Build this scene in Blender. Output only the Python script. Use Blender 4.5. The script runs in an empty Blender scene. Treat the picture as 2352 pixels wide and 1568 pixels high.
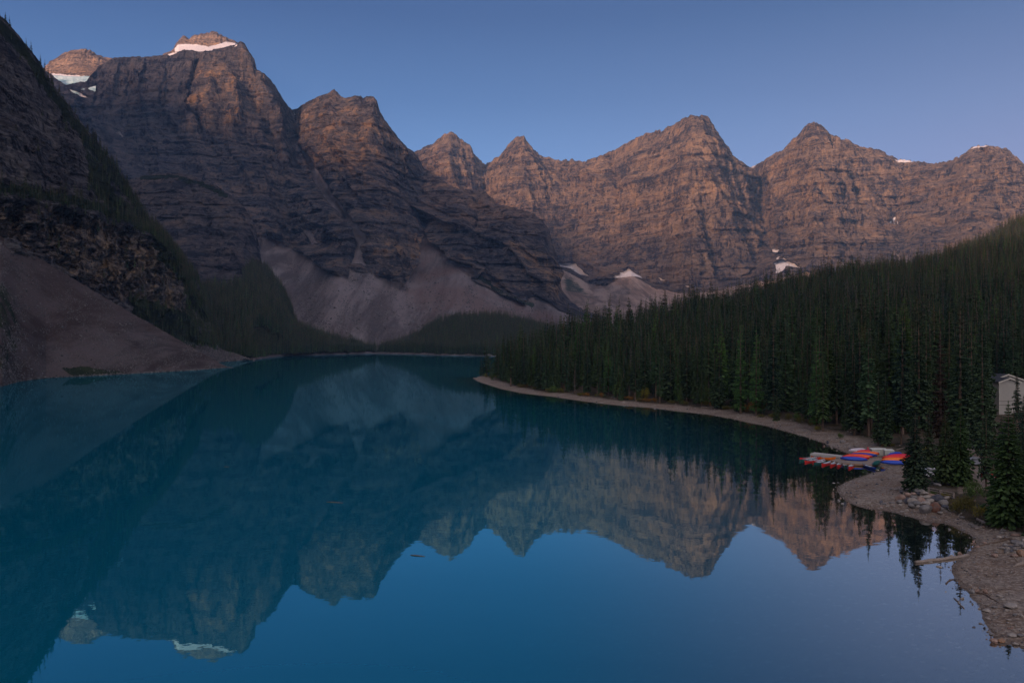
import bpy, bmesh, math, random
import numpy as np
from mathutils import Vector, Matrix

# ---------------------------------------------------------------- camera, light, exposure
F, UC, VC, H = 1880.0, 1176.0, 784.0, 25.0     # focal length, centre and eye height the place was measured with
scene = bpy.context.scene
C = scene.collection
cam_data = bpy.data.cameras.new("camera")
cam_data.sensor_width = 36.0
cam_data.lens = 36.0 * F / 2352.0
cam_data.clip_start = 0.5
cam_data.clip_end = 60000.0
cam = bpy.data.objects.new("camera", cam_data)
cam.location = (0, 0, H)
cam.rotation_euler = (math.radians(90.0), 0, 0)
C.objects.link(cam)
scene.camera = cam

GLOW, GLOW_DIR = 1.25, Vector((0.10, -0.93, 0.36)).normalized()
SUN_EL, SUN_AZ = math.radians(15.0), math.atan2(-0.62, -0.78)   # low, behind and to the left
world = bpy.data.worlds.new("World")
scene.world = world
world.use_nodes = True
wn, wl = world.node_tree.nodes, world.node_tree.links
wn.clear()
wout = wn.new('ShaderNodeOutputWorld')
wbg = wn.new('ShaderNodeBackground')
wbg.inputs['Strength'].default_value = 1.0
tc = wn.new('ShaderNodeTexCoord')
sep = wn.new('ShaderNodeSeparateXYZ'); wl.new(tc.outputs['Generated'], sep.inputs[0])
# dusk sky: height ramp, a rosier belt towards the right (north-west), warm glow where the sun is about to rise
ramp = wn.new('ShaderNodeValToRGB'); wl.new(sep.outputs['Z'], ramp.inputs[0])
e = ramp.color_ramp.elements
e[0].position = 0.0; e[0].color = (0.255, 0.375, 0.680, 1)
e[1].position = 1.0; e[1].color = (0.025, 0.060, 0.175, 1)
for p_, c_ in ((0.10, (0.240, 0.425, 0.800)), (0.20, (0.165, 0.325, 0.665)), (0.28, (0.092, 0.200, 0.455)), (0.37, (0.048, 0.114, 0.300)), (0.6, (0.038, 0.090, 0.25))):
    k = e.new(p_); k.color = (*c_, 1)
belt = wn.new('ShaderNodeValToRGB'); wl.new(sep.outputs['Z'], belt.inputs[0])
e = belt.color_ramp.elements
e[0].position = 0.0; e[0].color = (0.36, 0.27, 0.46, 1)
e[1].position = 1.0; e[1].color = (0.025, 0.060, 0.175, 1)
for p_, c_ in ((0.15, (0.31, 0.290, 0.50)), (0.25, (0.190, 0.235, 0.44)), (0.36, (0.070, 0.130, 0.30)), (0.6, (0.036, 0.088, 0.245))):
    k = e.new(p_); k.color = (*c_, 1)
az = wn.new('ShaderNodeMapRange'); wl.new(sep.outputs['X'], az.inputs['Value'])
az.interpolation_type = 'SMOOTHSTEP'
az.inputs['From Min'].default_value = -0.15; az.inputs['From Max'].default_value = 0.85
mixs = wn.new('ShaderNodeMix'); mixs.data_type = 'RGBA'
wl.new(az.outputs[0], mixs.inputs['Factor']); wl.new(ramp.outputs[0], mixs.inputs['A']); wl.new(belt.outputs[0], mixs.inputs['B'])
# the physical sky adds the brighter side towards the sun
sky = wn.new('ShaderNodeTexSky'); sky.sky_type = 'NISHITA'; sky.sun_disc = False
sky.sun_elevation = math.radians(3.0)
sky.sun_rotation = math.atan2(-0.62, -0.78)
addn = wn.new('ShaderNodeMix'); addn.data_type = 'RGBA'; addn.blend_type = 'ADD'
addn.inputs['Factor'].default_value = 0.01
wl.new(mixs.outputs['Result'], addn.inputs['A']); wl.new(sky.outputs[0], addn.inputs['B'])
# dawn glow behind the viewpoint, low over the eastern horizon
dotn = wn.new('ShaderNodeVectorMath'); dotn.operation = 'DOT_PRODUCT'
wl.new(tc.outputs['Generated'], dotn.inputs[0]); dotn.inputs[1].default_value = GLOW_DIR
lobe = wn.new('ShaderNodeMapRange'); lobe.interpolation_type = 'SMOOTHERSTEP'
wl.new(dotn.outputs['Value'], lobe.inputs['Value'])
lobe.inputs['From Min'].default_value = -0.15; lobe.inputs['From Max'].default_value = 1.0
lobe.inputs['To Min'].default_value = 0.0; lobe.inputs['To Max'].default_value = GLOW
glow = wn.new('ShaderNodeVectorMath'); glow.operation = 'SCALE'
glow.inputs[0].default_value = (1.0, 0.86, 0.74)
wl.new(lobe.outputs[0], glow.inputs['Scale'])
addg = wn.new('ShaderNodeVectorMath'); addg.operation = 'ADD'
wl.new(addn.outputs['Result'], addg.inputs[0]); wl.new(glow.outputs[0], addg.inputs[1])
wl.new(addg.outputs[0], wbg.inputs['Color'])
wl.new(wbg.outputs[0], wout.inputs['Surface'])

sun_data = bpy.data.lights.new("sun", 'SUN')
sun_data.energy = 8.2
sun_data.angle = math.radians(8.0)
sun_data.color = (1.0, 0.64, 0.43)
sun = bpy.data.objects.new("sun", sun_data)
sv = Vector((-0.62, -0.78, 0)).normalized() * math.cos(SUN_EL) + Vector((0, 0, math.sin(SUN_EL)))
sun.rotation_euler = sv.to_track_quat('Z', 'Y').to_euler()
C.objects.link(sun)

scene.view_settings.view_transform = 'Standard'
scene.view_settings.look = 'None'
scene.view_settings.exposure = 0.0
scene.view_settings.gamma = 1.0
scene.cycles.max_bounces = 6
scene.cycles.diffuse_bounces = 2
scene.cycles.glossy_bounces = 3
scene.cycles.transparent_max_bounces = 12
scene.cycles.volume_bounces = 0
scene.cycles.use_denoising = True

rng = np.random.default_rng(7)
random.seed(7)

# ---------------------------------------------------------------- numeric helpers
_perm = np.random.default_rng(11).permutation(256)
_perm = np.concatenate([_perm, _perm, _perm])
_grad = np.random.default_rng(12).normal(size=(256, 3)); _grad /= np.linalg.norm(_grad, axis=1)[:, None]
def noise3(x, y, z):
    x, y, z = np.broadcast_arrays(np.asarray(x, float), np.asarray(y, float), np.asarray(z, float))
    xi, yi, zi = np.floor(x).astype(int), np.floor(y).astype(int), np.floor(z).astype(int)
    xf, yf, zf = x - xi, y - yi, z - zi
    xi &= 255; yi &= 255; zi &= 255
    u = xf*xf*xf*(xf*(xf*6-15)+10); v = yf*yf*yf*(yf*(yf*6-15)+10); w = zf*zf*zf*(zf*(zf*6-15)+10)
    def g(a, b, c):
        h = _perm[_perm[_perm[(xi+a) & 255] + ((yi+b) & 255)] + ((zi+c) & 255)]
        gr = _grad[h]
        return gr[..., 0]*(xf-a) + gr[..., 1]*(yf-b) + gr[..., 2]*(zf-c)
    def L(a, b, t): return a + t*(b-a)
    return 1.6*L(L(L(g(0,0,0), g(1,0,0), u), L(g(0,1,0), g(1,1,0), u), v),
                 L(L(g(0,0,1), g(1,0,1), u), L(g(0,1,1), g(1,1,1), u), v), w)
def fbm(x, y, z, o=4, gain=0.5):
    r = 0; a = 1.0; s = 0
    for i in range(o):
        r = r + a*noise3(x*2**i + 17*i, y*2**i + 5*i, z*2**i); s += a; a *= gain
    return r/s
def ridged(x, y, z, o=4, gain=0.5):
    r = 0; a = 1.0; s = 0
    for i in range(o):
        r = r + a*(1-2*np.abs(noise3(x*2**i + 31*i, y*2**i, z*2**i + 9*i))); s += a; a *= gain
    return r/s
def sstep(a, b, x):
    t = np.clip((x-a)/(b-a), 0, 1); return t*t*(3-2*t)
def at(u, v, d):                    # a sight line and a distance give a place
    return ((u-UC)/F*d, d, H - (v-VC)/F*d)
def shore_pt(u, v):
    d = H*F/(v-VC); return ((u-UC)/F*d, d)
def seg_dist(px, py, pts, closed=False):
    best = np.full(np.shape(px), 1e18)
    n = len(pts)
    for i in range(n if closed else n-1):
        ax, ay = pts[i]; bx, by = pts[(i+1) % n]
        dx, dy = bx-ax, by-ay
        t = np.clip(((px-ax)*dx + (py-ay)*dy)/(dx*dx+dy*dy+1e-12), 0, 1)
        best = np.minimum(best, (px-ax-t*dx)**2 + (py-ay-t*dy)**2)
    return np.sqrt(best)
def in_poly(px, py, pts):
    c = np.zeros(np.shape(px), bool); n = len(pts)
    for i in range(n):
        ax, ay = pts[i]; bx, by = pts[(i+1) % n]
        if ay == by: continue
        cond = ((ay > py) != (by > py)) & (px < (bx-ax)*(py-ay)/(by-ay)+ax)
        c ^= cond
    return c
def poly_mask(U, V, pts, soft=6):
    d = seg_dist(U, V, pts, True); s = np.where(in_poly(U, V, pts), d, -d)
    return sstep(-soft, soft, s)
def line_mask(U, V, pts, w):
    return np.exp(-(seg_dist(U, V, pts)/w)**2)

def mesh_obj(name, verts, faces, mats=(), attrs=None, smooth=True, parent=None):
    me = bpy.data.meshes.new(name)
    verts = np.asarray(verts, np.float32).reshape(-1, 3)
    if isinstance(faces, np.ndarray):
        k = faces.shape[1]
        me.vertices.add(len(verts)); me.vertices.foreach_set('co', verts.ravel())
        me.loops.add(faces.size); me.loops.foreach_set('vertex_index', faces.astype(np.int32).ravel())
        me.polygons.add(len(faces))
        me.polygons.foreach_set('loop_start', np.arange(0, faces.size, k, dtype=np.int32))
        me.update(calc_edges=True)
    else:
        me.from_pydata(verts.tolist(), [], faces); me.update()
    if attrs:
        for an, av in attrs.items():
            av = np.asarray(av, np.float32)
            if av.ndim == 1:
                a = me.attributes.new(an, 'FLOAT', 'POINT'); a.data.foreach_set('value', av)
            else:
                if av.shape[1] == 3: av = np.concatenate([av, np.ones((len(av), 1), np.float32)], 1)
                a = me.attributes.new(an, 'FLOAT_COLOR', 'POINT'); a.data.foreach_set('color', av.ravel())
    for m in mats: me.materials.append(m)
    if smooth: me.polygons.foreach_set('use_smooth', np.ones(len(me.polygons), bool))
    o = bpy.data.objects.new(name, me); C.objects.link(o)
    if parent: o.parent = parent
    return o
def grid_faces(nr, nc):
    i = np.arange(nr-1)[:, None]*nc + np.arange(nc-1)[None, :]
    i = i.ravel()
    return np.stack([i, i+nc, i+nc+1, i+1], 1)
def tag(o, label, cat, group=None):
    o['label'] = label; o['category'] = cat
    if group: o['group'] = group
    return o
def struct(o): o['kind'] = 'structure'; return o
def stuff(o, label=None, cat=None):
    o['kind'] = 'stuff'
    if label: o['label'] = label
    if cat: o['category'] = cat
    return o
def empty(name, loc, rz=0.0):
    o = bpy.data.objects.new(name, None); C.objects.link(o)
    o.location = loc; o.rotation_euler = (0, 0, rz); o.empty_display_size = 0.3
    return o

# ---------------------------------------------------------------- materials
class NT:
    def __init__(s, name):
        s.m = bpy.data.materials.new(name); s.m.use_nodes = True
        s.n, s.l = s.m.node_tree.nodes, s.m.node_tree.links
        s.n.clear(); s.out = s.n.new('ShaderNodeOutputMaterial')
    def put(s, sock, v):
        if v is None: return
        if isinstance(v, bpy.types.NodeSocket): s.l.new(v, sock)
        elif isinstance(v, (tuple, list)) and len(v) == 3 and sock.type == 'RGBA': sock.default_value = (*v, 1)
        else: sock.default_value = v
    def pos(s): return s.n.new('ShaderNodeNewGeometry').outputs['Position']
    def mapping(s, vec, scale, loc=(0, 0, 0), rot=(0, 0, 0)):
        k = s.n.new('ShaderNodeMapping'); s.l.new(vec, k.inputs[0])
        k.inputs['Scale'].default_value = scale; k.inputs['Location'].default_value = loc; k.inputs['Rotation'].default_value = rot
        return k.outputs[0]
    def noise(s, vec, scale, detail=4, rough=0.55, dist=0.0):
        k = s.n.new('ShaderNodeTexNoise'); s.l.new(vec, k.inputs['Vector'])
        k.inputs['Scale'].default_value = scale; k.inputs['Detail'].default_value = detail
        k.inputs['Roughness'].default_value = rough; k.inputs['Distortion'].default_value = dist
        return k.outputs['Fac']
    def voronoi(s, vec, scale, out='Distance', feat='F1'):
        k = s.n.new('ShaderNodeTexVoronoi'); k.feature = feat; s.l.new(vec, k.inputs['Vector']); k.inputs['Scale'].default_value = scale
        return k.outputs[out]
    def math(s, op, a, b=0.0, clamp=False):
        k = s.n.new('ShaderNodeMath'); k.operation = op; k.use_clamp = clamp
        s.put(k.inputs[0], a); s.put(k.inputs[1], b); return k.outputs[0]
    def mr(s, v, a, b, c=0.0, d=1.0, smooth=True):
        k = s.n.new('ShaderNodeMapRange'); s.put(k.inputs[0], v)
        if smooth: k.interpolation_type = 'SMOOTHSTEP'
        for i, q in enumerate((a, b, c, d)): k.inputs[i+1].default_value = q
        return k.outputs[0]
    def mix(s, f, a, b, mode='MIX'):
        k = s.n.new('ShaderNodeMix'); k.data_type = 'RGBA'; k.blend_type = mode
        s.put(k.inputs['Factor'], f); s.put(k.inputs['A'], a); s.put(k.inputs['B'], b); return k.outputs['Result']
    def ramp(s, v, stops):
        k = s.n.new('ShaderNodeValToRGB'); s.put(k.inputs[0], v)
        e = k.color_ramp.elements
        e[0].position = stops[0][0]; e[0].color = (*stops[0][1], 1)
        e[1].position = stops[-1][0]; e[1].color = (*stops[-1][1], 1)
        for p, c in stops[1:-1]:
            q = e.new(p); q.color = (*c, 1)
        return k.outputs[0]
    def attr(s, name):
        k = s.n.new('ShaderNodeAttribute'); k.attribute_name = name; return k
    def bump(s, h, dist, strength=1.0, normal=None):
        k = s.n.new('ShaderNodeBump'); s.put(k.inputs['Height'], h); k.inputs['Distance'].default_value = dist
        k.inputs['Strength'].default_value = strength
        if normal is not None: s.l.new(normal, k.inputs['Normal'])
        return k.outputs[0]
    def bsdf(s, col, rough=0.9, normal=None, spec=0.2, metal=0.0):
        k = s.n.new('ShaderNodeBsdfPrincipled'); s.put(k.inputs['Base Color'], col); s.put(k.inputs['Roughness'], rough)
        k.inputs['Specular IOR Level'].default_value = spec; k.inputs['Metallic'].default_value = metal
        if normal is not None: s.l.new(normal, k.inputs['Normal'])
        s.last = k
        return k.outputs[0]
    def done(s, sh): s.l.new(sh, s.out.inputs['Surface']); return s.m

def rock_mat(name, dark, mid, light, warm, talus_c, zs=1.0, dip=0.0, px=5.0, snowc=(0.62, 0.57, 0.60)):
    t = NT(name); P = t.pos()
    wob = t.n.new('ShaderNodeVectorMath'); wob.operation = 'ADD'      # strata are broken and offset between buttresses
    cb = t.n.new('ShaderNodeCombineXYZ'); t.put(cb.inputs[2], t.math('MULTIPLY', t.math('SUBTRACT', t.noise(t.mapping(P, (0.004*zs, 0.004*zs, 0.001*zs)), 1.0, 3, 0.6), 0.5), 60.0/zs))
    t.l.new(P, wob.inputs[0]); t.l.new(cb.outputs[0], wob.inputs[1])
    P2 = t.mapping(wob.outputs[0], (1, 1, 1), rot=(0, dip, 0))
    strata = t.noise(t.mapping(P2, (0.0012, 0.0012, 0.022*zs)), 1.0, 6, 0.72)
    fine = t.noise(t.mapping(P2, (0.012, 0.012, 0.22*zs)), 1.0, 4, 0.7)
    streak = t.noise(t.mapping(P, (0.034*zs, 0.034*zs, 0.0045*zs)), 1.0, 7, 0.72, 0.3)
    patch = t.noise(t.mapping(P, (0.008*zs, 0.008*zs, 0.010*zs)), 1.0, 8, 0.72)
    grain = t.noise(t.mapping(P, (0.09*zs, 0.09*zs, 0.13*zs)), 1.0, 4, 0.8)
    s = t.math('ADD', t.math('MULTIPLY', strata, 0.40), t.math('MULTIPLY', streak, 0.60))
    s = t.math('ADD', s, t.math('MULTIPLY', t.math('SUBTRACT', fine, 0.5), 0.42))
    s = t.math('ADD', s, t.math('MULTIPLY', t.math('SUBTRACT', patch, 0.5), 0.75))
    s = t.math('ADD', s, t.math('MULTIPLY', t.math('SUBTRACT', grain, 0.5), 0.55))
    crack = t.noise(t.mapping(P, (0.055*zs, 0.055*zs, 0.0055*zs)), 1.0, 4, 0.62, 0.6)
    s = t.math('SUBTRACT', s, t.mr(crack, 0.455, 0.37, 0, 0.17))
    line = t.noise(t.mapping(P2, (0.0025, 0.0025, 0.075*zs)), 1.0, 3, 0.5, 0.1)
    brk = t.mr(t.noise(t.mapping(P, (0.012*zs, 0.012*zs, 0.012*zs)), 1.0, 3), 0.40, 0.60)
    s = t.math('ADD', s, t.math('MULTIPLY', t.mr(line, 0.58, 0.66, 0, 0.11), brk))
    s = t.math('SUBTRACT', s, t.math('MULTIPLY', t.mr(line, 0.44, 0.37, 0, 0.11), brk))
    col = t.ramp(s, [(0.36, dark), (0.47, mid), (0.57, [0.6*p+0.4*q for p, q in zip(mid, light)]), (0.70, light)])
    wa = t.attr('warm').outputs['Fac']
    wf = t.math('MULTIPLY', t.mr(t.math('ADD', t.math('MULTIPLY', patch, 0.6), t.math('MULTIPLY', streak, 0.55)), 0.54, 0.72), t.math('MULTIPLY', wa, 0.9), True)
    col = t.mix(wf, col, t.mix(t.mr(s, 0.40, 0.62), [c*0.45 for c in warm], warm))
    col = t.mix(1.0, col, t.ramp(wa, [(0.25, (0.60, 0.62, 0.70)), (0.85, (1.08, 1.0, 0.95))]), 'MULTIPLY')  # low warm: darker lower strata, plus blue haze put into the colour
    m = t.attr('mask'); ms = t.n.new('ShaderNodeSeparateColor'); t.l.new(m.outputs['Color'], ms.inputs[0])
    tn = t.noise(t.mapping(P, (0.020*zs, 0.003*zs, 0.002*zs)), 1.0, 6, 0.7, 0.4); tf = t.noise(P, 0.20*zs, 5, 0.85); tl = t.noise(P, 0.006*zs, 4, 0.6)
    tc_ = t.mix(t.mr(tn, 0.38, 0.62), [c*0.50 for c in talus_c], [c*1.45 for c in talus_c])
    tc_ = t.mix(t.math('MULTIPLY', t.mr(tl, 0.35, 0.60, 0.3, 1.0), t.math('MULTIPLY', wa, 0.7), True), tc_, (talus_c[0]*0.95, talus_c[1]*0.66, talus_c[2]*0.55))
    tc_ = t.mix(t.mr(tf, 0.56, 0.66, 0, 0.55), tc_, [min(1, c*2.0) for c in talus_c])
    tc_ = t.mix(t.mr(tf, 0.44, 0.34, 0, 0.6), tc_, [c*0.45 for c in talus_c])
    tmask = t.mr(t.math('ADD', ms.outputs[0], t.math('MULTIPLY', t.math('SUBTRACT', t.noise(t.mapping(P, (0.03*zs, 0.03*zs, 0.02*zs)), 1.0, 5, 0.7), 0.5), 0.9)), 0.40, 0.60)
    col = t.mix(tmask, col, tc_)
    vg = t.mix(t.mr(t.noise(P, 0.06, 4), 0.35, 0.65), (0.010, 0.018, 0.012), (0.026, 0.034, 0.016))
    vf = t.math('MULTIPLY', t.mr(t.math('ADD', ms.outputs[2], t.math('MULTIPLY', t.math('SUBTRACT', t.noise(P, 0.03*zs, 6, 0.75), 0.5), 1.2)), 0.45, 0.62), 0.95)
    col = t.mix(vf, col, vg)
    sf = t.mr(t.math('ADD', ms.outputs[1], t.math('MULTIPLY', t.math('SUBTRACT', t.noise(t.mapping(P, (0.035, 0.035, 0.05)), 1.0, 6, 0.75), 0.5), 1.5)), 0.50, 0.66)
    col = t.mix(t.math('MULTIPLY', sf, 0.93), col, t.mix(t.mr(grain, 0.4, 0.65), [c*0.75 for c in snowc], snowc))
    hb = t.math('ADD', t.math('MULTIPLY', fine, 0.35), t.math('ADD', t.math('MULTIPLY', streak, 1.3), t.math('MULTIPLY', patch, 1.3)))
    hb = t.math('ADD', hb, t.math('SUBTRACT', t.math('MULTIPLY', grain, 0.35), t.mr(crack, 0.47, 0.36, 0, 0.35)))
    rockness = t.math('SUBTRACT', 1.0, t.math('MAXIMUM', tmask, sf))
    hb = t.math('ADD', t.math('MULTIPLY', hb, rockness), t.math('MULTIPLY', tf, 0.10))
    return t.done(t.bsdf(col, 0.95, t.bump(hb, px*9), 0.05))
# ---------------------------------------------------------------- the mountains
RAW = [None, None]
def icurve(pts, U):
    p = np.array(sorted(pts), float)
    return np.interp(U, p[:, 0], p[:, 1]), np.interp(U, p[:, 0], p[:, 2])
def terrain(name, u0, u1, nu, curves, rows, mat, jag=4.0, jagw=14.0, offsets=None, masks=None,
            amp=1.0, strata_amp=1.0, back=((150, -120), (900, -700)), seed=0, blk=1.0, warm=None, dip=0.0, scale=1.0):
    """A face lofted between measured lines (crest, ledges, foot, shore); relief is added in metres, a back slope closes it."""
    U1 = np.linspace(u0, u1, nu)
    P = []; VV = []
    cs = [icurve(c, U1) for c in curves]
    v0 = cs[0][0] + jag*fbm(U1/jagw, seed+0.5, 0.3, 4, 0.6)
    blocky = noise3(np.floor(U1/jagw*1.3 + 2*noise3(U1/40, 3.3, seed)), 0.37, seed+.5)
    v0 = v0 + jag*0.6*blocky*blk
    cs[0] = (v0, cs[0][1])
    Ur, Vr, Dr = [], [], []
    for k in range(len(cs)-1):
        n = rows[k]
        for j in range(n + (1 if k == len(cs)-2 else 0)):
            f = j/n
            d = cs[k][1]*(1-f) + cs[k+1][1]*f
            z = (H-(cs[k][0]-VC)/F*cs[k][1])*(1-f) + (H-(cs[k+1][0]-VC)/F*cs[k+1][1])*f
            v = VC - (z-H)*F/d
            Ur.append(U1); Vr.append(v); Dr.append(d)
    U, V, D = np.array(Ur), np.array(Vr), np.array(Dr)
    nr = len(U)
    mk = np.zeros((nr, nu, 3)); wm = np.ones((nr, nu))*0.6
    wu = U + 6*fbm(U/30, V/30, seed, 5, 0.65); wv = V + 6*fbm(U/30, V/30, seed+7.7, 5, 0.65)
    RAW[0], RAW[1] = U + 2*fbm(U/8, V/8, seed, 2), V + 1.5*fbm(U/8, V/8, seed+3, 2)
    if masks: masks(wu, wv, mk, wm)
    if offsets is not None: D = D + offsets(wu, wv)
    X = (U-UC)/F*D; Y = D; Z = H-(V-VC)/F*D
    tt_ = np.arange(nr)[:, None]/nr
    crest = (0.22*sstep(0, 0.012, tt_)+0.78*sstep(0.0, 0.16, tt_)) * np.ones((1, nu))
    rock = 1-np.clip(mk[..., 0]+mk[..., 1], 0, 1)
    s = scale
    lat = X + 0.55*Y
    blockz = 18*s*np.round(2*noise3(lat/(260*s), 0.2, seed+2))/2
    zz = Z + blockz + 8*s*fbm(X/(900*s), Y/(900*s), seed, 2) + dip*X
    q = zz/(62*s) + 0.35*noise3(0.5, seed, zz/(90*s)); fr_ = q-np.floor(q)
    saw = np.where(fr_ < 0.72, fr_/0.72*0.35, 0.35+(fr_-0.72)/0.28*0.65)-0.5            # steep risers and narrow ledges
    st = -saw*1.0*(0.6+0.6*noise3(X/(200*s), 0.4, np.floor(q)*3.1)) + noise3(X/(150*s), 0.6, zz/(13*s))*0.35 + noise3(X/(60*s), 0.9, zz/(6*s))*0.2
    lw = lat + 30*s*noise3(lat/(120*s), Z/(260*s), seed+4)
    g1 = ridged(lw/(250*s), seed+.2, Z/(1500*s), 3, 0.6)
    g2 = 1-2*np.abs(noise3(lw/(95*s), seed+.6, Z/(650*s)))**0.7
    g3 = 1-2*np.abs(noise3(lw/(36*s) + 0.4*noise3(0.1, lat/(90*s), Z/(60*s)), seed+.9, Z/(240*s)))**0.7
    r3 = fbm(X/(70*s), Y/(70*s), Z/(70*s), 5, 0.62)
    off = amp*(62*g1 + 32*g2*(0.5+0.9*np.clip(noise3(lat/(400*s), 0.8, Z/(200*s))+.5, 0, 1)) + 11*g3 + 30*r3)*s + strata_amp*23*st*s
    tal = fbm(X/(90*s), Y/(700*s), 0.5, 3)*7*s + fbm(X/(30*s), Y/(90*s), Z/(90*s), 2)*1.5*s
    off = (off*rock + tal*(1-rock))*crest
    # outward horizontal direction from the smooth face
    gx = np.gradient(Y, axis=1)/(np.gradient(X, axis=1)+1e-6); gx = np.clip(gx, -0.6, 0.6)
    k = 9
    gx = np.apply_along_axis(lambda a: np.convolve(np.pad(a, k, mode='edge'), np.ones(2*k+1)/(2*k+1), 'valid'), 1, gx)
    nl = np.sqrt(1+gx*gx)
    X = X + off*gx/nl; Y = Y - off/nl
    # back slope
    bx, by, bz = [X], [Y], [Z]
    mkb, wmb = [mk], [wm]
    for dd, dz in back:
        y2 = Y[0]+dd; bx.insert(0, X[0][None]*(y2/Y[0])[None]); by.insert(0, y2[None]); bz.insert(0, (Z[0]+dz)[None])
        mkb.insert(0, mk[:1]); wmb.insert(0, wm[:1])
    bx.append(X[-1:]); by.append(Y[-1:]-15); bz.append(Z[-1:]-90); mkb.append(mk[-1:]); wmb.append(wm[-1:])
    X, Y, Z = np.concatenate(bx), np.concatenate(by), np.concatenate(bz)
    mk = np.concatenate(mkb); wm = np.concatenate(wmb)
    o = mesh_obj(name, np.stack([X, Y, Z], -1).reshape(-1, 3), grid_faces(*X.shape)[:, ::-1].copy(), [mat],
                 {'mask': mk.reshape(-1, 3), 'warm': wm.ravel()})
    struct(o)
    return o, (U, V, X[len(back):-1], Y[len(back):-1], Z[len(back):-1])

M_far = rock_mat('rock_far', (0.052, 0.045, 0.054), (0.180, 0.132, 0.108), (0.34, 0.25, 0.185), (0.38, 0.245, 0.15), (0.20, 0.150, 0.132), 1.0, 0.05, 5)
M_mid = rock_mat('rock_middle', (0.045, 0.042, 0.055), (0.125, 0.110, 0.115), (0.25, 0.205, 0.19), (0.40, 0.245, 0.14), (0.128, 0.112, 0.120), 1.0, -0.08, 5)
M_near = rock_mat('rock_near', (0.030, 0.028, 0.036), (0.125, 0.110, 0.112), (0.34, 0.295, 0.26), (0.34, 0.25, 0.165), (0.070, 0.058, 0.060), 2.5, 0.12, 1.6)

# far massif on the right ----------------------------------------------------
skyA = [(860,340),(900,350),(940,352),(962,346),(975,334),(995,330),(1010,318),(1020,310),(1034,303),(1048,309),(1055,319),(1078,334),(1088,352),(1105,370),(1116,378),(1135,366),(1150,355),(1160,341),(1175,323),(1190,313),(1203,310),(1209,322),(1218,332),(1232,351),(1255,361),(1280,368),(1310,367),(1335,372),(1360,366),(1390,353),(1420,339),(1450,323),(1480,309),(1520,298),(1550,286),(1568,272),(1590,265),(1610,264),(1625,268),(1637,288),(1655,315),(1665,330),(1680,351),(1700,373),(1728,384),(1745,373),(1780,351),(1800,341),(1815,326),(1830,312),(1840,300),(1850,290),(1860,282),(1868,279),(1885,287),(1897,296),(1910,311),(1935,318),(1960,331),(2000,342),(2022,345),(2040,358),(2060,365),(2100,370),(2150,377),(2180,367),(2205,359),(2225,344),(2245,335),(2275,335),(2310,341),(2330,356),(2352,377),(2420,402),(2520,440),(2700,470)]
dA = lambda u: np.interp(u, [860,1200,1600,1865,2300,2700],[5000,4900,4250,4150,3900,3700])
A0 = [(u, v, dA(u)) for u, v in skyA]
A1 = [(u, v, dA(u)-180) for u, v in [(860,430),(1035,410),(1200,420),(1400,420),(1600,390),(1728,430),(1865,380),(2060,420),(2260,420),(2700,520)]]
A2 = [(u, v, dA(u)-430) for u, v in [(860,560),(1200,540),(1600,530),(2000,520),(2352,520),(2700,560)]]
A3 = [(u, v, dA(u)-700) for u, v in [(860,640),(1280,606),(1310,615),(1360,640),(1450,618),(1500,650),(1570,665),(1640,655),(1700,640),(1775,585),(1850,615),(2000,600),(2352,610),(2700,640)]]
A4 = [(u, v, 2850) for u, v in [(860,715),(1300,700),(1500,690),(1700,690),(2100,700),(2700,720)]]
A5 = [(860,800,2700),(1250,790,2500),(1420,775,1900),(1700,772,1750),(2700,775,1750)]
def offA(U, V):
    prof = np.interp(U, [860,960,1034,1116,1203,1260,1330,1420,1590,1650,1728,1790,1868,1950,2060,2120,2260,2330,2400,2600],
                        [0,  60, -110, 130, -120, 60,  90,  20, -230, -60, 240, 60, -210, -40, 130, 60, -160, 80, 60, 60])
    f = np.interp(V, [260, 400, 560, 660, 700], [0.6, 1, 0.8, 0.25, 0])
    o = prof*f
    o += 120*line_mask(U, V, [(1728,384),(1735,450),(1750,520),(1770,585)], 16)
    o += 60*line_mask(U, V, [(1905,330),(1930,400),(1960,440)], 12)
    o += 70*line_mask(U, V, [(2250,350),(2262,420),(2275,470)], 12)
    o -= 60*line_mask(U, V, [(1600,270),(1625,400),(1640,520)], 20)
    o += 50*line_mask(U, V, [(1400,360),(1420,420),(1425,480)], 8)
    o += 20*np.sin(U/17.0)*np.interp(V, [300,450,640], [0.2, 1, 0.8])
    return o
snA = [[(1283,606),(1310,606),(1325,602),(1345,622),(1365,637),(1340,632),(1318,618),(1290,612)],
       [(1415,640),(1452,616),(1462,625),(1480,640),(1455,634),(1440,636)],
       [(1515,636),(1532,645),(1540,648),(1520,644)], [(1700,622),(1712,612),(1708,628),(1690,640)], [(1710,614),(1726,622),(1720,624)],
       [(1780,590),(1800,592),(1846,618),(1812,612),(1795,625),(1784,628)], [(1766,571),(1785,580),(1772,580)],
       [(2036,513),(2046,501),(2047,516)], [(2049,499),(2053,499),(2053,518),(2049,518)], [(2056,505),(2062,510),(2059,518)], [(1502,357),(1512,349),(1508,358)], [(1540,341),(1547,345),(1541,346)],
       [(1574,654),(1590,660),(1580,660)], [(2045,363),(2060,368),(2078,366),(2105,372),(2085,374),(2060,374)], [(2225,344),(2242,335),(2275,334),(2262,338),(2240,341)],
       [(1713,382),(1730,380),(1740,377),(1730,387)], [(1358,395),(1364,405),(1361,408)], [(2054,575),(2062,590),(2052,585)]]
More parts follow.
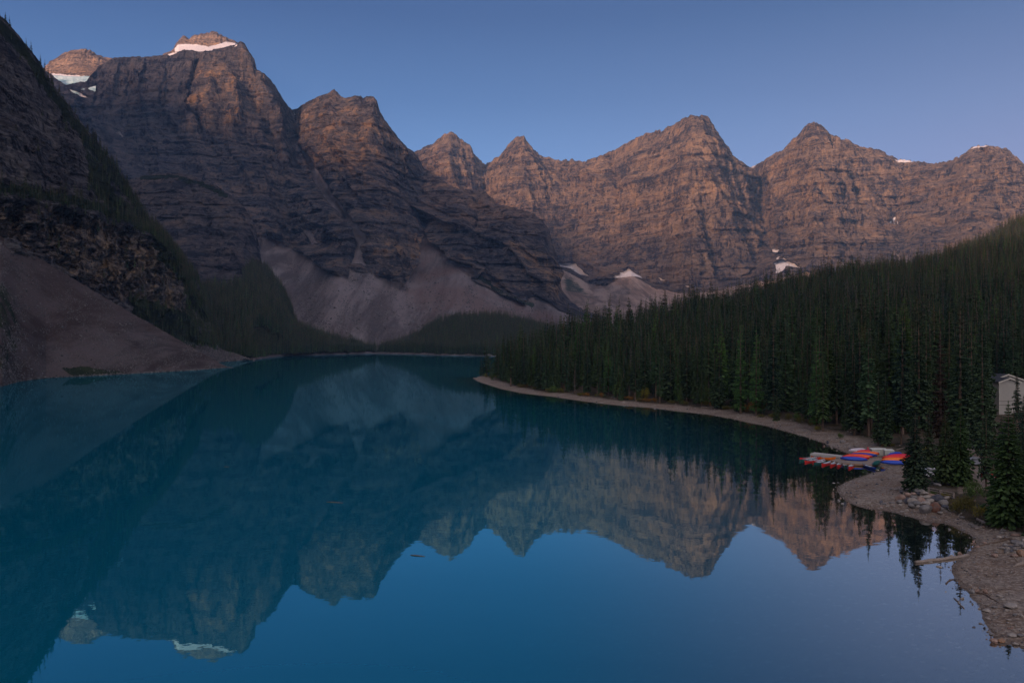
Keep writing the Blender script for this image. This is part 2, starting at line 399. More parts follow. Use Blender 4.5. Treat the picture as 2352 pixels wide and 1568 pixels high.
def maskA(U, V, mk, wm):
    mk[..., 0] = sstep(0, 14, V - np.interp(U, [1280,1310,1360,1390,1450,1500,1570,1640,1700,1760,1850,2000,2352],[612,618,645,652,618,652,668,662,645,640,620,640,640]))
    mk[..., 0] = np.maximum(mk[..., 0], 0.8*poly_mask(U, V, [(1690,500),(1715,520),(1735,545),(1712,540)], 4))
    mk[..., 0] = np.maximum(mk[..., 0], 0.42*poly_mask(U, V, [(1960,440),(2100,540),(2180,620),(2120,640),(2060,560)], 8))
    sn = 0
    for p in snA: sn = np.maximum(sn, poly_mask(RAW[0], RAW[1], p, 1.4))
    mk[..., 1] = sn
    mk[..., 2] = 0.62*poly_mask(U, V, [(1286,640),(1310,630),(1340,655),(1378,684),(1300,676)], 14)
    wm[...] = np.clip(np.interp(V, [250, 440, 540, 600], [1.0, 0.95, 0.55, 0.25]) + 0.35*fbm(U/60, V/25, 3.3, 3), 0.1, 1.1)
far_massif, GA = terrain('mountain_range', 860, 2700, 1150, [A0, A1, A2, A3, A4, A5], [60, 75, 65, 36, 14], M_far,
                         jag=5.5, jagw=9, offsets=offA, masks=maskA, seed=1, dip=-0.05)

# left massif with its couloir and scree fans --------------------------------
skyB = [(60,150,3500),(110,165,3500),(150,195,3400),(200,185,3400),(215,165,3450),(226,152,3500),(250,138,3500),(262,133,3500),(300,131,3500),(330,130,3500),(365,129,3500),(400,121,3500),(430,114,3500),(460,118,3500),(490,116,3500),(520,108,3500),(541,101,3480),(553,94,3480),(562,99,3480),(571,116,3470),(584,136,3470),(590,160,3460),(606,168,3450),(620,181,3450),(636,205,3440),(650,225,3430),(662,243,3420),(673,253,3420),(690,246,3400),(715,231,3400),(740,219,3400),(758,212,3400),(768,207,3400),(778,215,3400),(790,225,3390),(803,223,3380),(816,219,3380),(828,219,3380),(834,226,3370),(842,221,3370),(858,221,3360),(866,232,3350),(871,251,3350),(888,280,3320),(903,305,3300),(920,324,3280),(935,340,3250),(950,349,3220),(959,359,3200),(973,384,3150),(1010,408,3080),(1031,425,3040),(1061,437,3000),(1112,438,2930),(1126,452,2900),(1143,469,2870),(1177,476,2820),(1211,486,2760),(1245,503,2700),(1259,527,2670),(1269,557,2640),(1279,588,2610),(1285,625,2580),(1290,662,2550),(1310,690,2500),(1340,712,2450),(1400,730,2400)]
B1 = [(60,300,3250),(225,285,3300),(400,305,3280),(470,330,3260),(600,330,3250),(673,330,3230),(760,330,3200),(860,350,3150),(960,430,2980),(1060,480,2850),(1180,520,2650),(1260,580,2520),(1290,672,2480),(1340,718,2380),(1400,734,2300)]
B2 = [(60,440,2950),(400,440,2950),(673,440,2900),(860,450,2850),(960,500,2720),(1100,560,2550),(1260,650,2350),(1300,690,2330),(1400,745,2200)]
B3 = [(60,600,2450),(600,560,2500),(700,590,2400),(800,600,2350),(870,640,2280),(950,640,2300),(1050,620,2350),(1150,665,2300),(1280,700,2200),(1400,750,2100)]
B4 = [(60,813,1740),(850,813,1740),(1000,800,1780),(1280,775,1850),(1400,785,1750)]
def offB(U, V):
    prof = np.interp(U, [60,215,330,450,600,672,768,860,900,975,1060,1100,1180,1260,1300],
                        [0, 40, -60,-120,-60,150,-110,-150,-60, 120, -60, 30, -70, -60, 0])
    f = np.interp(V, [90, 250, 420, 600, 660, 740], [0.5, 1, 1, 0.8, 0.25, 0])
    o = prof*f
    o += 110*line_mask(U, V, [(673,253),(700,320),(730,400),(770,455),(800,500)], 14)
    o += 60*line_mask(U, V, [(800,500),(832,548),(815,600),(806,640)], 16)
    o -= 70*line_mask(U, V, [(555,100),(600,180),(640,300),(690,440)], 22)
    o += 45*line_mask(U, V, [(455,150),(452,250),(470,300)], 9)
    o += 80*line_mask(U, V, [(970,520),(940,440),(925,380)], 16)
    o += 26*ridged(U/22, V/400, 0.4, 3)*poly_mask(U, V, [(225,150),(470,120),(470,285),(225,270)], 12)
    # scree fans bulge
    o -= 60*poly_mask(U, V, [(812,590),(740,680),(720,790),(960,790),(900,680)], 40)
    o -= 60*poly_mask(U, V, [(965,560),(930,680),(960,790),(1250,760),(1100,650)], 40)
    return o
scree = [[(600,540),(640,560),(700,580),(760,620),(800,640),(806,610),(816,585),(820,560),(812,545),(796,512),(788,492),(802,484),(830,512),(856,546),(846,575),(838,600),(850,625),(885,645),(915,660),(935,650),(952,600),(965,545),(975,530),(1005,560),(1060,610),(1110,650),(1145,668),(1180,685),(1210,700),(1222,690),(1240,680),(1290,705),(1340,730),(1400,740),(1400,850),(560,850),(590,640)],
         [(672,258),(682,262),(712,340),(745,405),(782,455),(812,498),(796,514),(758,470),(720,418),(690,345)],
         [(690,520),(712,530),(728,560),(720,580),(700,540)]]
isl = [[(806,608),(832,606),(850,622),(842,628),(820,622)],[(700,575),(720,560),(760,560),(800,580),(804,600),(785,625),(760,612),(730,598)]]
def maskB(U, V, mk, wm):
    t = 0
    for p in scree: t = np.maximum(t, poly_mask(U*.5+RAW[0]*.5, V*.5+RAW[1]*.5, p, 5))
    for p in isl: t = t*(1-poly_mask(U*.5+RAW[0]*.5, V*.5+RAW[1]*.5, p, 3))
    mk[..., 0] = t
    sn = poly_mask(RAW[0], RAW[1], [(382,126),(395,121),(412,119),(405,124),(390,129)], 2.5)
    for p in ([(545,101),(548,108),(530,112)], [(280,302),(288,304),(297,322),(290,320)], [(158,205),(185,215),(208,228),(190,226),(165,212)], [(673,255),(680,262),(676,266)]):
        sn = np.maximum(sn, poly_mask(RAW[0], RAW[1], p, 2.5))
    mk[..., 1] = sn
    mk[..., 2] = np.maximum(line_mask(U, V, [(1080,605),(1130,645),(1180,680),(1225,702)], 6), 0.5*line_mask(U, V, [(930,600),(945,590)], 7))
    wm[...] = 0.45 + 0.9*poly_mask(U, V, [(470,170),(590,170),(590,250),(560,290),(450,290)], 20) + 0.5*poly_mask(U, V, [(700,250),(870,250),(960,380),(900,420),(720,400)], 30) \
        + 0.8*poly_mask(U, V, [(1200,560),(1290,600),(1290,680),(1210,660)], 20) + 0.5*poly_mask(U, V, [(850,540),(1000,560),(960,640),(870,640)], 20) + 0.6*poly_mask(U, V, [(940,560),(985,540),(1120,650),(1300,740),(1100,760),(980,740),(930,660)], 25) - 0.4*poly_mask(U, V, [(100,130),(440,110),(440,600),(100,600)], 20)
    wm[...] = np.clip(wm, 0, 1.2)  # right buttress: warm light put into the rock colour with its orange patches
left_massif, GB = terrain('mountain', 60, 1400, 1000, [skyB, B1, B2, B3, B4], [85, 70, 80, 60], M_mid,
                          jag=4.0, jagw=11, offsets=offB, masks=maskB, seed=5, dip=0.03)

# summit behind the wall, and the peak above the glacier ----------------------
def maskS(U, V, mk, wm):
    mk[..., 1] = sstep(-2, 3, RAW[1] - np.interp(RAW[0], [395,410,418,430,450,480,505,520,545,570],[118,102,101,100,102,107,101,96,99,104])) * (U > 402)
    wm[...] = 1.2
M_top = rock_mat('rock_summit', (0.11, 0.085, 0.08), (0.27, 0.20, 0.165), (0.46, 0.34, 0.26), (0.52, 0.33, 0.20), (0.3, 0.25, 0.23), 1.5, 0, 3)
S0 = [(370,135,4000),(385,122,4000),(396,117,4000),(405,101,4000),(412,90,4000),(420,83,4000),(428,85,4000),(436,90,4000),(440,83,4000),(462,79,4000),(480,76,4000),(490,71,4000),(498,75,4000),(508,79,4000),(518,86,4000),(530,90,4000),(541,95,4000),(556,108,4000),(580,150,4000)]
S1 = [(370,140,3900),(410,108,3880),(450,104,3880),(490,104,3880),(541,104,3880),(580,160,3900)]
S2 = [(370,170,3560),(400,133,3560),(541,133,3560),(580,180,3560)]
terrain('summit', 370, 580, 240, [S0, S1, S2], [36, 20], M_top, jag=3.5, jagw=7, masks=maskS, seed=9, amp=0.3, strata_amp=0.3, back=((120, -150), (300, -500)))
def maskG(U, V, mk, wm):
    mk[..., 1] = sstep(-3, 3, RAW[1]-np.interp(RAW[0], [100,180,205,215,260],[168,174,178,176,170])) * (U < 218)
    wm[...] = 1.2
G0 = [(60,190,4200),(100,162,4200),(112,148,4200),(128,136,4200),(140,126,4200),(155,119,4200),(175,114,4200),(195,112,4200),(210,117,4200),(222,126,4200),(238,131,4200),(256,134,4200),(275,140,4200),(300,160,4200)]
G1 = [(60,200,4000),(110,160,4050),(200,150,4050),(300,180,4000)]
G2 = [(60,215,3700),(110,178,3700),(225,180,3700),(300,200,3700)]
terrain('glacier_peak', 60, 300, 260, [G0, G1, G2], [30, 34], M_top, jag=3.0, jagw=8, masks=maskG, seed=13, amp=0.45, strata_amp=0.3, back=((200, -150), (400, -600)))
ti = NT('glacier_ice'); Pi = ti.pos()
ic = ti.mix(ti.mr(ti.noise(ti.mapping(Pi, (0.012, 0.012, 0.05)), 1.0, 5, 0.65), 0.35, 0.65), (0.22, 0.36, 0.42), (0.50, 0.60, 0.63))
M_ice = ti.done(ti.bsdf(ic, 0.6, ti.bump(ti.noise(ti.mapping(Pi, (0.03, 0.03, 0.08)), 1.0, 5, 0.7), 20), 0.3))
I0 = [(90,165,3690),(118,172,3690),(170,176,3690),(212,175,3690),(222,180,3690)]
I1 = [(90,185,3560),(130,190,3560),(185,188,3560),(216,192,3560),(222,190,3560)]
I2 = [(90,205,3430),(140,212,3400),(170,210,3400),(210,203,3420),(222,200,3420)]
terrain('glacier', 90, 222, 120, [I0, I1, I2], [20, 16], M_ice, jag=1, masks=lambda U, V, mk, wm: mk[..., 0].fill(0.0), seed=15, amp=0.25, strata_amp=0.15, back=((60, -60), (150, -200)))

# rounded dark buttress with the wood at its foot -----------------------------
K0 = [(180,470,2100),(250,430,2100),(330,402,2100),(370,396,2080),(410,399,2060),(440,402,2050),(470,414,2030),(500,428,2010),(530,449,1980),(555,470,1960),(572,492,1940),(586,520,1920),(594,560,1900),(602,606,1870),(622,628,1840),(645,655,1800),(664,690,1760),(675,722,1720),(690,752,1700),(720,774,1690),(770,788,1700),(820,798,1730),(860,806,1740)]
K1 = [(180,560,1950),(330,520,1930),(470,520,1880),(560,560,1830),(610,636,1780),(664,705,1700),(690,760,1670),(860,808,1720)]
K2 = [(180,650,1700),(420,640,1650),(560,640,1650),(600,655,1640),(650,700,1600),(690,770,1560),(760,795,1640),(860,810,1705)]
K3 = [(180,850,1000),(560,828,1090),(583,826,1112),(600,824,1170),(650,818,1382),(700,816,1465),(750,815,1510),(850,812,1672),(860,812,1680)]
K4 = [(u, v+8, d-30) for u, v, d in K3]
def maskK(U, V, mk, wm):
    mk[..., 2] = np.maximum(sstep(-15, 25, V-np.interp(U, [470,560,598,640,700],[662,655,610,610,640])), 0.7*line_mask(U, V, [(330,410),(410,408),(470,425),(520,450)], 9))
    bk = sstep(-7, -3, V-np.interp(U, [180,560,583,600,650,700,750,850], [850,828,826,824,818,816,815,812]))
    mk[..., 0] = bk; mk[..., 2] *= 1-bk
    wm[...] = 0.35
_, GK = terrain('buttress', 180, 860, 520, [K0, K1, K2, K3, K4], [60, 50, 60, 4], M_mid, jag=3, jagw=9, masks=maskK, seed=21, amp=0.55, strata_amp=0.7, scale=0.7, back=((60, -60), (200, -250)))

# wooded knoll at the head of the lake ----------------------------------------
N0 = [(845,808,1760),(880,801,1780),(930,786,1800),(970,765,1820),(1000,744,1830),(1040,733,1850),(1100,729,1850),(1160,730,1850),(1200,742,1830),(1260,757,1800),(1340,766,1800),(1500,770,1800),(1800,775,1800)]
N1 = [(845,812,1679),(900,813,1630),(960,814,1560),(1010,816,1469),(1130,818,1382),(1400,822,1240),(1800,826,1120)]
N2 = [(u, v+8, d-30) for u, v, d in N1]
def maskN(U, V, mk, wm):
    bk = sstep(-5, -2, V-np.interp(U, [845,900,960,1010,1130,1400], [812,813,814,816,818,822]))
    mk[..., 2] = 1.0-bk; mk[..., 0] = 0.8
_, GN = terrain('knoll', 845, 1800, 260, [N0, N1, N2], [30, 4], M_mid, jag=1.5, jagw=20, masks=maskN, seed=25, amp=0.1, strata_amp=0, back=((250, -30), (500, -60)))

# near slope on the left: slabs, wooded ledge, banded cliff --------------------
D0 = [(-700,-620,600),(-400,-380,660),(-200,-160,740),(-100,-60,790),(0,36,850),(14,46,860),(30,66,870),(60,103,885),(90,140,900),(120,192,925),(160,243,950),(200,298,980),(240,343,1010),(280,398,1040),(310,448,1070),(340,498,1100),(380,550,1130),(420,595,1160),(445,620,1180),(462,655,1190),(472,705,1190),(485,765,1180),(510,796,1170),(560,815,1160),(590,826,1150)]
D1 = [(-700,100,560),(-400,250,570),(-200,360,600),(0,446,660),(100,466,710),(238,497,800),(306,528,860),(384,560,930),(420,605,980),(445,650,1020),(465,700,1060),(485,775,1080),(510,803,1090),(590,828,1100)]
D2 = [(-700,200,530),(-400,400,530),(-200,500,560),(0,560,620),(100,612,670),(170,655,710),(260,705,770),(340,748,830),(400,776,900),(430,785,950),(470,795,1000),(510,812,1040),(590,829,1090)]
D3 = [(-700,860,460),(-400,850,480),(-200,845,520),(0,840,560),(170,836,640),(300,833,760),(400,832,900),(500,831.5,990),(540,829,1040),(583,826,1112),(590,829,1040)]
D4 = [(u, v+14, d-30) for u, v, d in D3]
CLIFF = [(0,470),(110,480),(238,510),(306,540),(384,570),(440,620),(468,690),(440,720),(330,700),(250,680),(170,620),(0,520)]
def offD(U, V):
    U = RAW[0] + 0.2*V; cl = poly_mask(RAW[0], V, CLIFF, 12)
    o = cl*(14*ridged(U/26, V/260, 0.3, 3, 0.6) + 7*np.floor(3*noise3(U/16, V/34, 1.3)))
    return o + 10*fbm(RAW[0]/40, V/60, 7.7, 4)*(1-cl)
def maskD(U, V, mk, wm):
    ledge = V - np.interp(U, [-200,0,100,238,306,384,420,470],[350,436,456,487,518,552,600,700])
    sky = V - np.interp(U, [0,60,120,200,280,340,420,470],[36,103,192,298,398,498,595,700])
    mk[..., 2] = np.maximum(np.exp(-((ledge+6)/15)**2)*0.85, 0.9*np.exp(-((sky-22)/24)**2)*(U > -50))
    mk[..., 2] = np.maximum(mk[..., 2], 0.85*poly_mask(U, V, [(300,680),(360,690),(440,720),(480,790),(430,800),(360,750),(310,720)], 10))
    mk[..., 2] = np.maximum(mk[..., 2], 0.8*poly_mask(U, V, [(200,330),(330,520),(300,520),(200,430)], 16))
    mk[..., 0] = np.maximum(poly_mask(U, V, [(400,782),(450,785),(510,800),(590,822),(590,850),(380,850)], 5), 0.0)
    cl = poly_mask(U, V, [(0,470),(110,480),(238,510),(306,540),(384,570),(440,620),(468,690),(440,720),(330,700),(250,680),(170,620),(0,520)], 10)
    wm[...] = 0.15 + 1.0*cl
M_D = M_near
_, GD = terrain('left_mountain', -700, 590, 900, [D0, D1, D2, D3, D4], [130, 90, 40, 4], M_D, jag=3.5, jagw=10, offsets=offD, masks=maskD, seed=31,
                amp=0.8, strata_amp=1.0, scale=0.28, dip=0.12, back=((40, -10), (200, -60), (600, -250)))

# scree cone running into the lake ---------------------------------------------
T0 = [(-700,180,540),(-400,330,560),(-200,437,590),(0,540,625),(85,590,660),(170,641,695),(255,692,735),(340,740,775),(430,791,800),(480,819,800),(508,836,795),(523,842.5,788),(560,846,770)]
T1 = [(-700,1100,260),(-400,1010,320),(-200,935,370),(0,887,456),(42,876,511),(104,868,559),(234,862,602),(365,855,662),(450,850,712),(523,844,783),(560,850,725)]
T2 = [(u, v+14, d-22) for u, v, d in T1]
def maskT(U, V, mk, wm):
    mk[..., 0] = 1.0
    gv = 0.55*poly_mask(U, V, [(-200,600),(10,640),(45,700),(50,790),(20,850),(-200,900)], 18)
    gv = np.maximum(gv, 0.9*poly_mask(U, V, [(140,845),(180,840),(290,855),(230,863),(170,866)], 4)); gv = np.maximum(gv, 0.4*poly_mask(U, V, [(390,828),(410,826),(440,850),(420,852)], 4))
    mk[..., 2] = gv
_, GT = terrain('talus_slope', -700, 560, 640, [T0, T1, T2], [170, 8], M_near, jag=1.2, jagw=12, blk=0.3, masks=maskT, seed=41, amp=0.0, strata_amp=0.0, scale=0.45, back=((40, -14), (90, -40)))

# the ridge is unseen, behind and left; added to shade wood and left massif
def shade_ridge(name, pts, w, mat):
    n = 90; m = 24; X = np.zeros((n, m)); Y = X.copy(); Z = X.copy()
    p = np.array(pts, float); s = np.linspace(0, len(p)-1, n)
    cx, cy, cz = (np.interp(s, np.arange(len(p)), p[:, i]) for i in range(3))
    tx, ty = np.gradient(cx), np.gradient(cy); L = np.hypot(tx, ty); nx, ny = -ty/L, tx/L
    f = np.linspace(-1, 1, m)
    for j in range(m):
        X[:, j] = cx + nx*f[j]*w; Y[:, j] = cy + ny*f[j]*w
        Z[:, j] = cz*(1-abs(f[j]))**1.15 - 5
    k = fbm(X/400, Y/400, Z/400, 4)
    Z += k*120*(1-np.abs(f))[None]**0.5
    z = np.zeros((n*m, 3))
    o = mesh_obj(name, np.stack([X, Y, Z], -1).reshape(-1, 3), grid_faces(n, m), [mat], {'mask': z, 'warm': np.zeros(n*m)})
    struct(o)
shade_ridge('shade_ridge', [(-3700,3300,900),(-3200,2600,1500),(-2700,1700,1700),(-2400,1200,1550),(-2200,400,1500),(-2000,-500,1500),(-1900,-1500,1350),(-1700,-2600,1100),(-1500,-3600,700)], 1050, M_mid)
# ---------------------------------------------------------------- right-hand shore, wooded ground and lake bed
shore_px = [(1085,868),(1098,876),(1110,880),(1150,893),(1200,903),(1270,911),(1330,920),(1400,929),(1500,937),(1560,945),(1620,951),(1680,961),(1720,971),(1760,978),(1810,992),(1850,1003),(1890,1017),(1920,1030),(1945,1040),(1962,1048),(1990,1058),(2018,1068),(2034,1077),(2030,1081),(2012,1083),(1993,1089),(1965,1098),(1945,1105),(1927,1115),(1922,1124),(1927,1135),(1942,1150),(1965,1162),(1993,1168),(2022,1172),(2049,1176),(2077,1183),(2105,1191),(2134,1199),(2169,1202),(2190,1210),(2208,1219),(2232,1229),(2242,1238),(2243,1245),(2232,1257),(2218,1274),(2205,1284),(2187,1297),(2185,1313),(2192,1330),(2205,1347),(2223,1361),(2231,1376),(2244,1387),(2249,1400),(2255,1413),(2262,1433),(2275,1452),(2279,1472),(2297,1481),(2323,1480),(2341,1486),(2352,1490),(2400,1530),(2480,1640),(2600,1850),(2700,2300)]
shore = [shore_pt(u, v) for u, v in shore_px]
land = shore + [(40, -10), (60, -60), (4000, -60), (4000, 1500), (330, 1450), (300, 1300), (240, 1100), (150, 880), (75, 700), (15, 620), (-22, 575)]
crest_u = [900,1085,1140,1200,1340,1480,1560,1700,1800,1900,2000,2100,2200,2352,2700,3300]
crest_v = [790,790,768,748,712,702,682,657,634,614,600,590,562,530,470,400]
crest_d = [650,620,640,560,520,620,680,760,800,830,850,870,900,920,950,950]
line_u = [1085,1140,1340,1500,1600,1700,1800,1900,2000,2100,2200,2300,2500,3300]     # where the ground starts to climb
line_d = [600,590,360,320,300,270,245,225,220,240,262,285,300,300]
def height(x, y):
    x = np.asarray(x, float); y = np.asarray(y, float)
    sd = seg_dist(x, y, shore)
    ins = in_poly(x, y, land)
    u = UC + F*x/np.maximum(y, 1.0)
    beach = 0.075*sd; beach = np.where(sd > 14, 1.05 + (sd-14)*0.012, beach)
    beach = np.minimum(beach, 2.2)
    dc = np.interp(u, crest_u, crest_d); ds = np.interp(u, line_u, line_d)
    zc = H - (np.interp(u, crest_u, crest_v)-VC)/F*dc - 22
    t = np.clip((y-ds)/(dc-ds), 0, 1.0)
    back = np.clip((y-dc)/400, 0, 1)
    hill = np.maximum(zc, 3)*(t**1.15)*(1-0.5*back) * (y > 60) * sstep(0, 60, sd)
    up = beach + hill
    bed = -np.minimum(0.085*sd + 0.0022*sd**2, 9.0)
    return np.where(ins, up, bed)
def height1(x, y): return float(height(np.array([x]), np.array([y]))[0])
def ground_at(u, v, extra=0.0):
    z = 1.0
    for _ in range(6):
        d = (H-z)*F/(v-VC); x = (u-UC)/F*d; z = height1(x, d)+extra
    return x, d, z

nr, nc = 430, 430
dd = np.exp(np.linspace(math.log(36), math.log(1500), nr))
uu = np.concatenate([np.linspace(900, 2500, 350), np.linspace(2512, 3600, 80)])
Dg, Ug = np.meshgrid(dd, uu, indexing='ij')
Xg = (Ug-UC)/F*Dg
Zg = height(Xg, Dg)
sdg = seg_dist(Xg, Dg, shore); insg = in_poly(Xg, Dg, land)
k_ = np.clip(sdg/6, 0.15, 1)
Zg = Zg + k_*(0.20*fbm(Xg/6, Dg/6, 0.1, 3) + 0.07*fbm(Xg/1.2, Dg/1.2, 0.7, 2)) + np.where(insg & (sdg > 25), 1.2*fbm(Xg/40, Dg/40, 3.1, 3), 0)
tg = NT('shore_ground'); Pg = tg.pos()
n1 = tg.noise(Pg, 0.16, 5, 0.6); n2 = tg.noise(Pg, 2.2, 4, 0.75); v1 = tg.voronoi(Pg, 1.6); n3 = tg.noise(Pg, 9.0, 2, 0.6)
gc = tg.mix(tg.mr(n1, 0.35, 0.65), (0.170, 0.120, 0.092), (0.235, 0.19, 0.16))
gc = tg.mix(tg.mr(tg.noise(Pg, 0.35, 4), 0.52, 0.70, 0, 0.7), gc, (0.18, 0.115, 0.07))
gc = tg.mix(tg.mr(n2, 0.52, 0.60, 0, 0.75), gc, (0.36, 0.30, 0.25))
gc = tg.mix(tg.mr(n2, 0.46, 0.38, 0, 0.65), gc, (0.07, 0.055, 0.05))
sd_ = tg.attr('inland').outputs['Fac']
wet = tg.mr(sd_, 0.9, 0.2)
gc = tg.mix(tg.math('MULTIPLY', wet, 0.45), gc, (0.055, 0.042, 0.035))
fl = tg.mix(tg.mr(tg.noise(Pg, 0.5, 4), 0.4, 0.6), (0.032, 0.030, 0.018), (0.07, 0.05, 0.035))
gc = tg.mix(tg.attr('litter').outputs['Fac'], gc, fl)
bedc = tg.mix(tg.mr(tg.voronoi(Pg, 0.8), 0.12, 0.3), (0.20, 0.19, 0.16), (0.085, 0.085, 0.065))
bedc = tg.mix(tg.mr(tg.noise(Pg, 0.8, 5, 0.7), 0.62, 0.68), bedc, (0.30, 0.28, 0.25))
gc = tg.mix(tg.mr(sd_, 0.0, -1.5), gc, bedc)
M_ground = tg.done(tg.bsdf(gc, 0.92, tg.bump(tg.math('ADD', n2, tg.math('MULTIPLY', n3, 0.3)), 0.25), 0.15))
# forest floor mask: beyond the measured edge of the trees
edge_u = [1085,1150,1340,1500,1700,1900,1960,2060,2090,2110,2160,2220,2300,2352,2600]
edge_off = [8,9,7,8,9,10,10,10,10,10,10,10,10,10,10]
def litter_mask(x, y):
    u = UC + F*x/np.maximum(y, 1); v = VC + H*F/np.maximum(y, 1)
    far = sstep(8, 13, sdg_at(x, y)) * (v < 1060)
    near = in_poly(u, v, [(2085,1020),(2075,1120),(2130,1135),(2175,1180),(2260,1215),(2330,1228),(2420,1250),(2900,1250),(2900,980),(2400,960),(2100,960)])
    path = in_poly(u, v, [(2190,1040),(2260,1040),(2300,1130),(2200,1150)])
    return np.clip(np.maximum(far, near*1.0) - 0.8*path, 0, 1)
def sdg_at(x, y): return seg_dist(x, y, shore)*np.where(in_poly(x, y, land), 1, -1)
lit = litter_mask(Xg, Dg)*insg
lit = lit*np.clip(1.0+0.8*fbm(Xg/5, Dg/5, 9.9, 3), 0, 1)
ground = mesh_obj('ground', np.stack([Xg, Dg, Zg], -1).reshape(-1, 3), grid_faces(nr, nc)[:, ::-1].copy(), [M_ground],
                  {'inland': np.where(insg, sdg, -sdg).ravel(), 'litter': lit.ravel()})
struct(ground)

# far wooded hill on the right -------------------------------------------------
R0 = [(1500,790,1700),(1800,720,1650),(1950,665,1600),(2050,630,1550),(2130,600,1500),(2180,585,1480),(2230,562,1460),(2290,532,1440),(2352,498,1420),(2420,470,1400),(2600,410,1400),(3000,330,1400)]
R1 = [(1500,795,1200),(1800,745,1150),(2050,700,1080),(2352,650,1020),(2600,610,1000),(3000,560,1000)]
R2 = [(1500,800,1000),(2050,780,980),(2352,760,960),(3000,740,940)]
def maskR(U, V, mk, wm): mk[..., 2] = 1.0; mk[..., 0] = 0.8
_, GR = terrain('hill', 1500, 3000, 200, [R0, R1, R2], [40, 10], M_mid, jag=1.5, jagw=30, masks=maskR, seed=51, amp=0.1, strata_amp=0, back=((300, -60), (600, -200)))

# ---------------------------------------------------------------- the lake
nw, mw = 330, 300
dw = np.concatenate([np.exp(np.linspace(math.log(20), math.log(500), 250)), np.linspace(515, 2000, 80)])
uw = np.concatenate([np.linspace(-1500, 1000, 60), np.linspace(1010, 2450, 220), np.linspace(2460, 3600, 20)])
Dw, Uw = np.meshgrid(dw, uw, indexing='ij'); Xw = (Uw-UC)/F*Dw
sdw = sdg_at(Xw, Dw)
depth = np.where(sdw < 0, -sdw*0.085 + 0.0022*sdw**2, 0)
Zw = np.where(sdw > 12, -1.5, 0.0)
tw = NT('lake_water'); Pw = tw.pos()
dep = tw.attr('depth').outputs['Fac']
side = tw.attr('side').outputs['Fac']
nb = tw.noise(tw.mapping(Pw, (0.30, 0.30, 1)), 1.0, 3, 0.5); nb2 = tw.noise(tw.mapping(Pw, (1.6, 1.6, 1)), 1.0, 2, 0.5)
bn = tw.bump(tw.math('ADD', nb, tw.math('MULTIPLY', nb2, 0.10)), 0.006, 1.0)
body = tw.n.new('ShaderNodeBsdfDiffuse')
tw.l.new(tw.mix(side, (0.000, 0.100, 0.165), (0.018, 0.040, 0.050)), body.inputs['Color'])
clear = tw.n.new('ShaderNodeBsdfTransparent')
tw.l.new(tw.mix(tw.mr(dep, 0.0, 2.2, smooth=False), (0.85, 0.90, 0.88), (0.10, 0.34, 0.30)), clear.inputs['Color'])
op = tw.math('SUBTRACT', 1.0, tw.math('POWER', 2.718, tw.math('MULTIPLY', dep, -0.38)))
mx = tw.n.new('ShaderNodeMixShader'); tw.l.new(op, mx.inputs[0]); tw.l.new(clear.outputs[0], mx.inputs[1]); tw.l.new(body.outputs[0], mx.inputs[2])
gl = tw.n.new('ShaderNodeBsdfGlossy'); tw.l.new(tw.mr(tw.noise(tw.mapping(Pw, (0.004, 0.012, 1)), 1.0, 3), 0.50, 0.68, 0.006, 0.035), gl.inputs['Roughness']); tw.l.new(bn, gl.inputs['Normal'])
tw.l.new(tw.mix(side, (0.33, 0.79, 0.92), (1.0, 0.93, 0.86)), gl.inputs['Color'])  # mirror tint and strength change by side, imitating a polarising filter
fr = tw.n.new('ShaderNodeFresnel'); fr.inputs['IOR'].default_value = 1.333; tw.l.new(bn, fr.inputs['Normal'])
mx2 = tw.n.new('ShaderNodeMixShader'); tw.l.new(tw.math('POWER', fr.outputs[0], tw.mr(side, 0, 1, 0.62, 0.36, False)), mx2.inputs[0]); tw.l.new(mx.outputs[0], mx2.inputs[1]); tw.l.new(gl.outputs[0], mx2.inputs[2])
M_water = tw.done(mx2.outputs[0])
# glacial flour is thickest left; a polariser's uneven reflection is painted in by side
side_v = sstep(-0.12, 0.46, (Xw-8)/np.maximum(Dw, 30) + 0.12*np.clip((80-Dw)/80, 0, 1))
water = mesh_obj('water', np.stack([Xw, Dw, Zw], -1).reshape(-1, 3), grid_faces(len(dw), len(uw))[:, ::-1].copy(), [M_water],
                 {'depth': depth.ravel(), 'side': side_v.ravel()})
struct(water)
# valley floor sheet under everything, closed off by the mountains all round
og = [(-8900,-8900,-12),(8900,-8900,-12),(8900,8900,-12),(-8900,8900,-12)]
struct(mesh_obj('terrain', og, [[0,1,2,3]], [M_ground], {'inland': np.full(4, 50.), 'litter': np.ones(4)}, smooth=False))

# ---------------------------------------------------------------- air
th = NT('haze'); vo = th.n.new('ShaderNodeVolumePrincipled')
vo.inputs['Color'].default_value = (0.30, 0.55, 1.0, 1); vo.inputs['Density'].default_value = 0.00004; vo.inputs['Anisotropy'].default_value = 0.0
th.l.new(vo.outputs[0], th.out.inputs['Volume'])
x0, x1, y0, y1, z0, z1 = -9000, 9000, -9000, 9000, -14, 1900
hv = [(x0,y0,z0),(x1,y0,z0),(x1,y1,z0),(x0,y1,z0),(x0,y0,z1),(x1,y0,z1),(x1,y1,z1),(x0,y1,z1)]
hz = mesh_obj('haze', hv, [[0,3,2,1],[4,5,6,7],[0,1,5,4],[1,2,6,5],[2,3,7,6],[3,0,4,7]], [th.m], smooth=False)
stuff(hz)
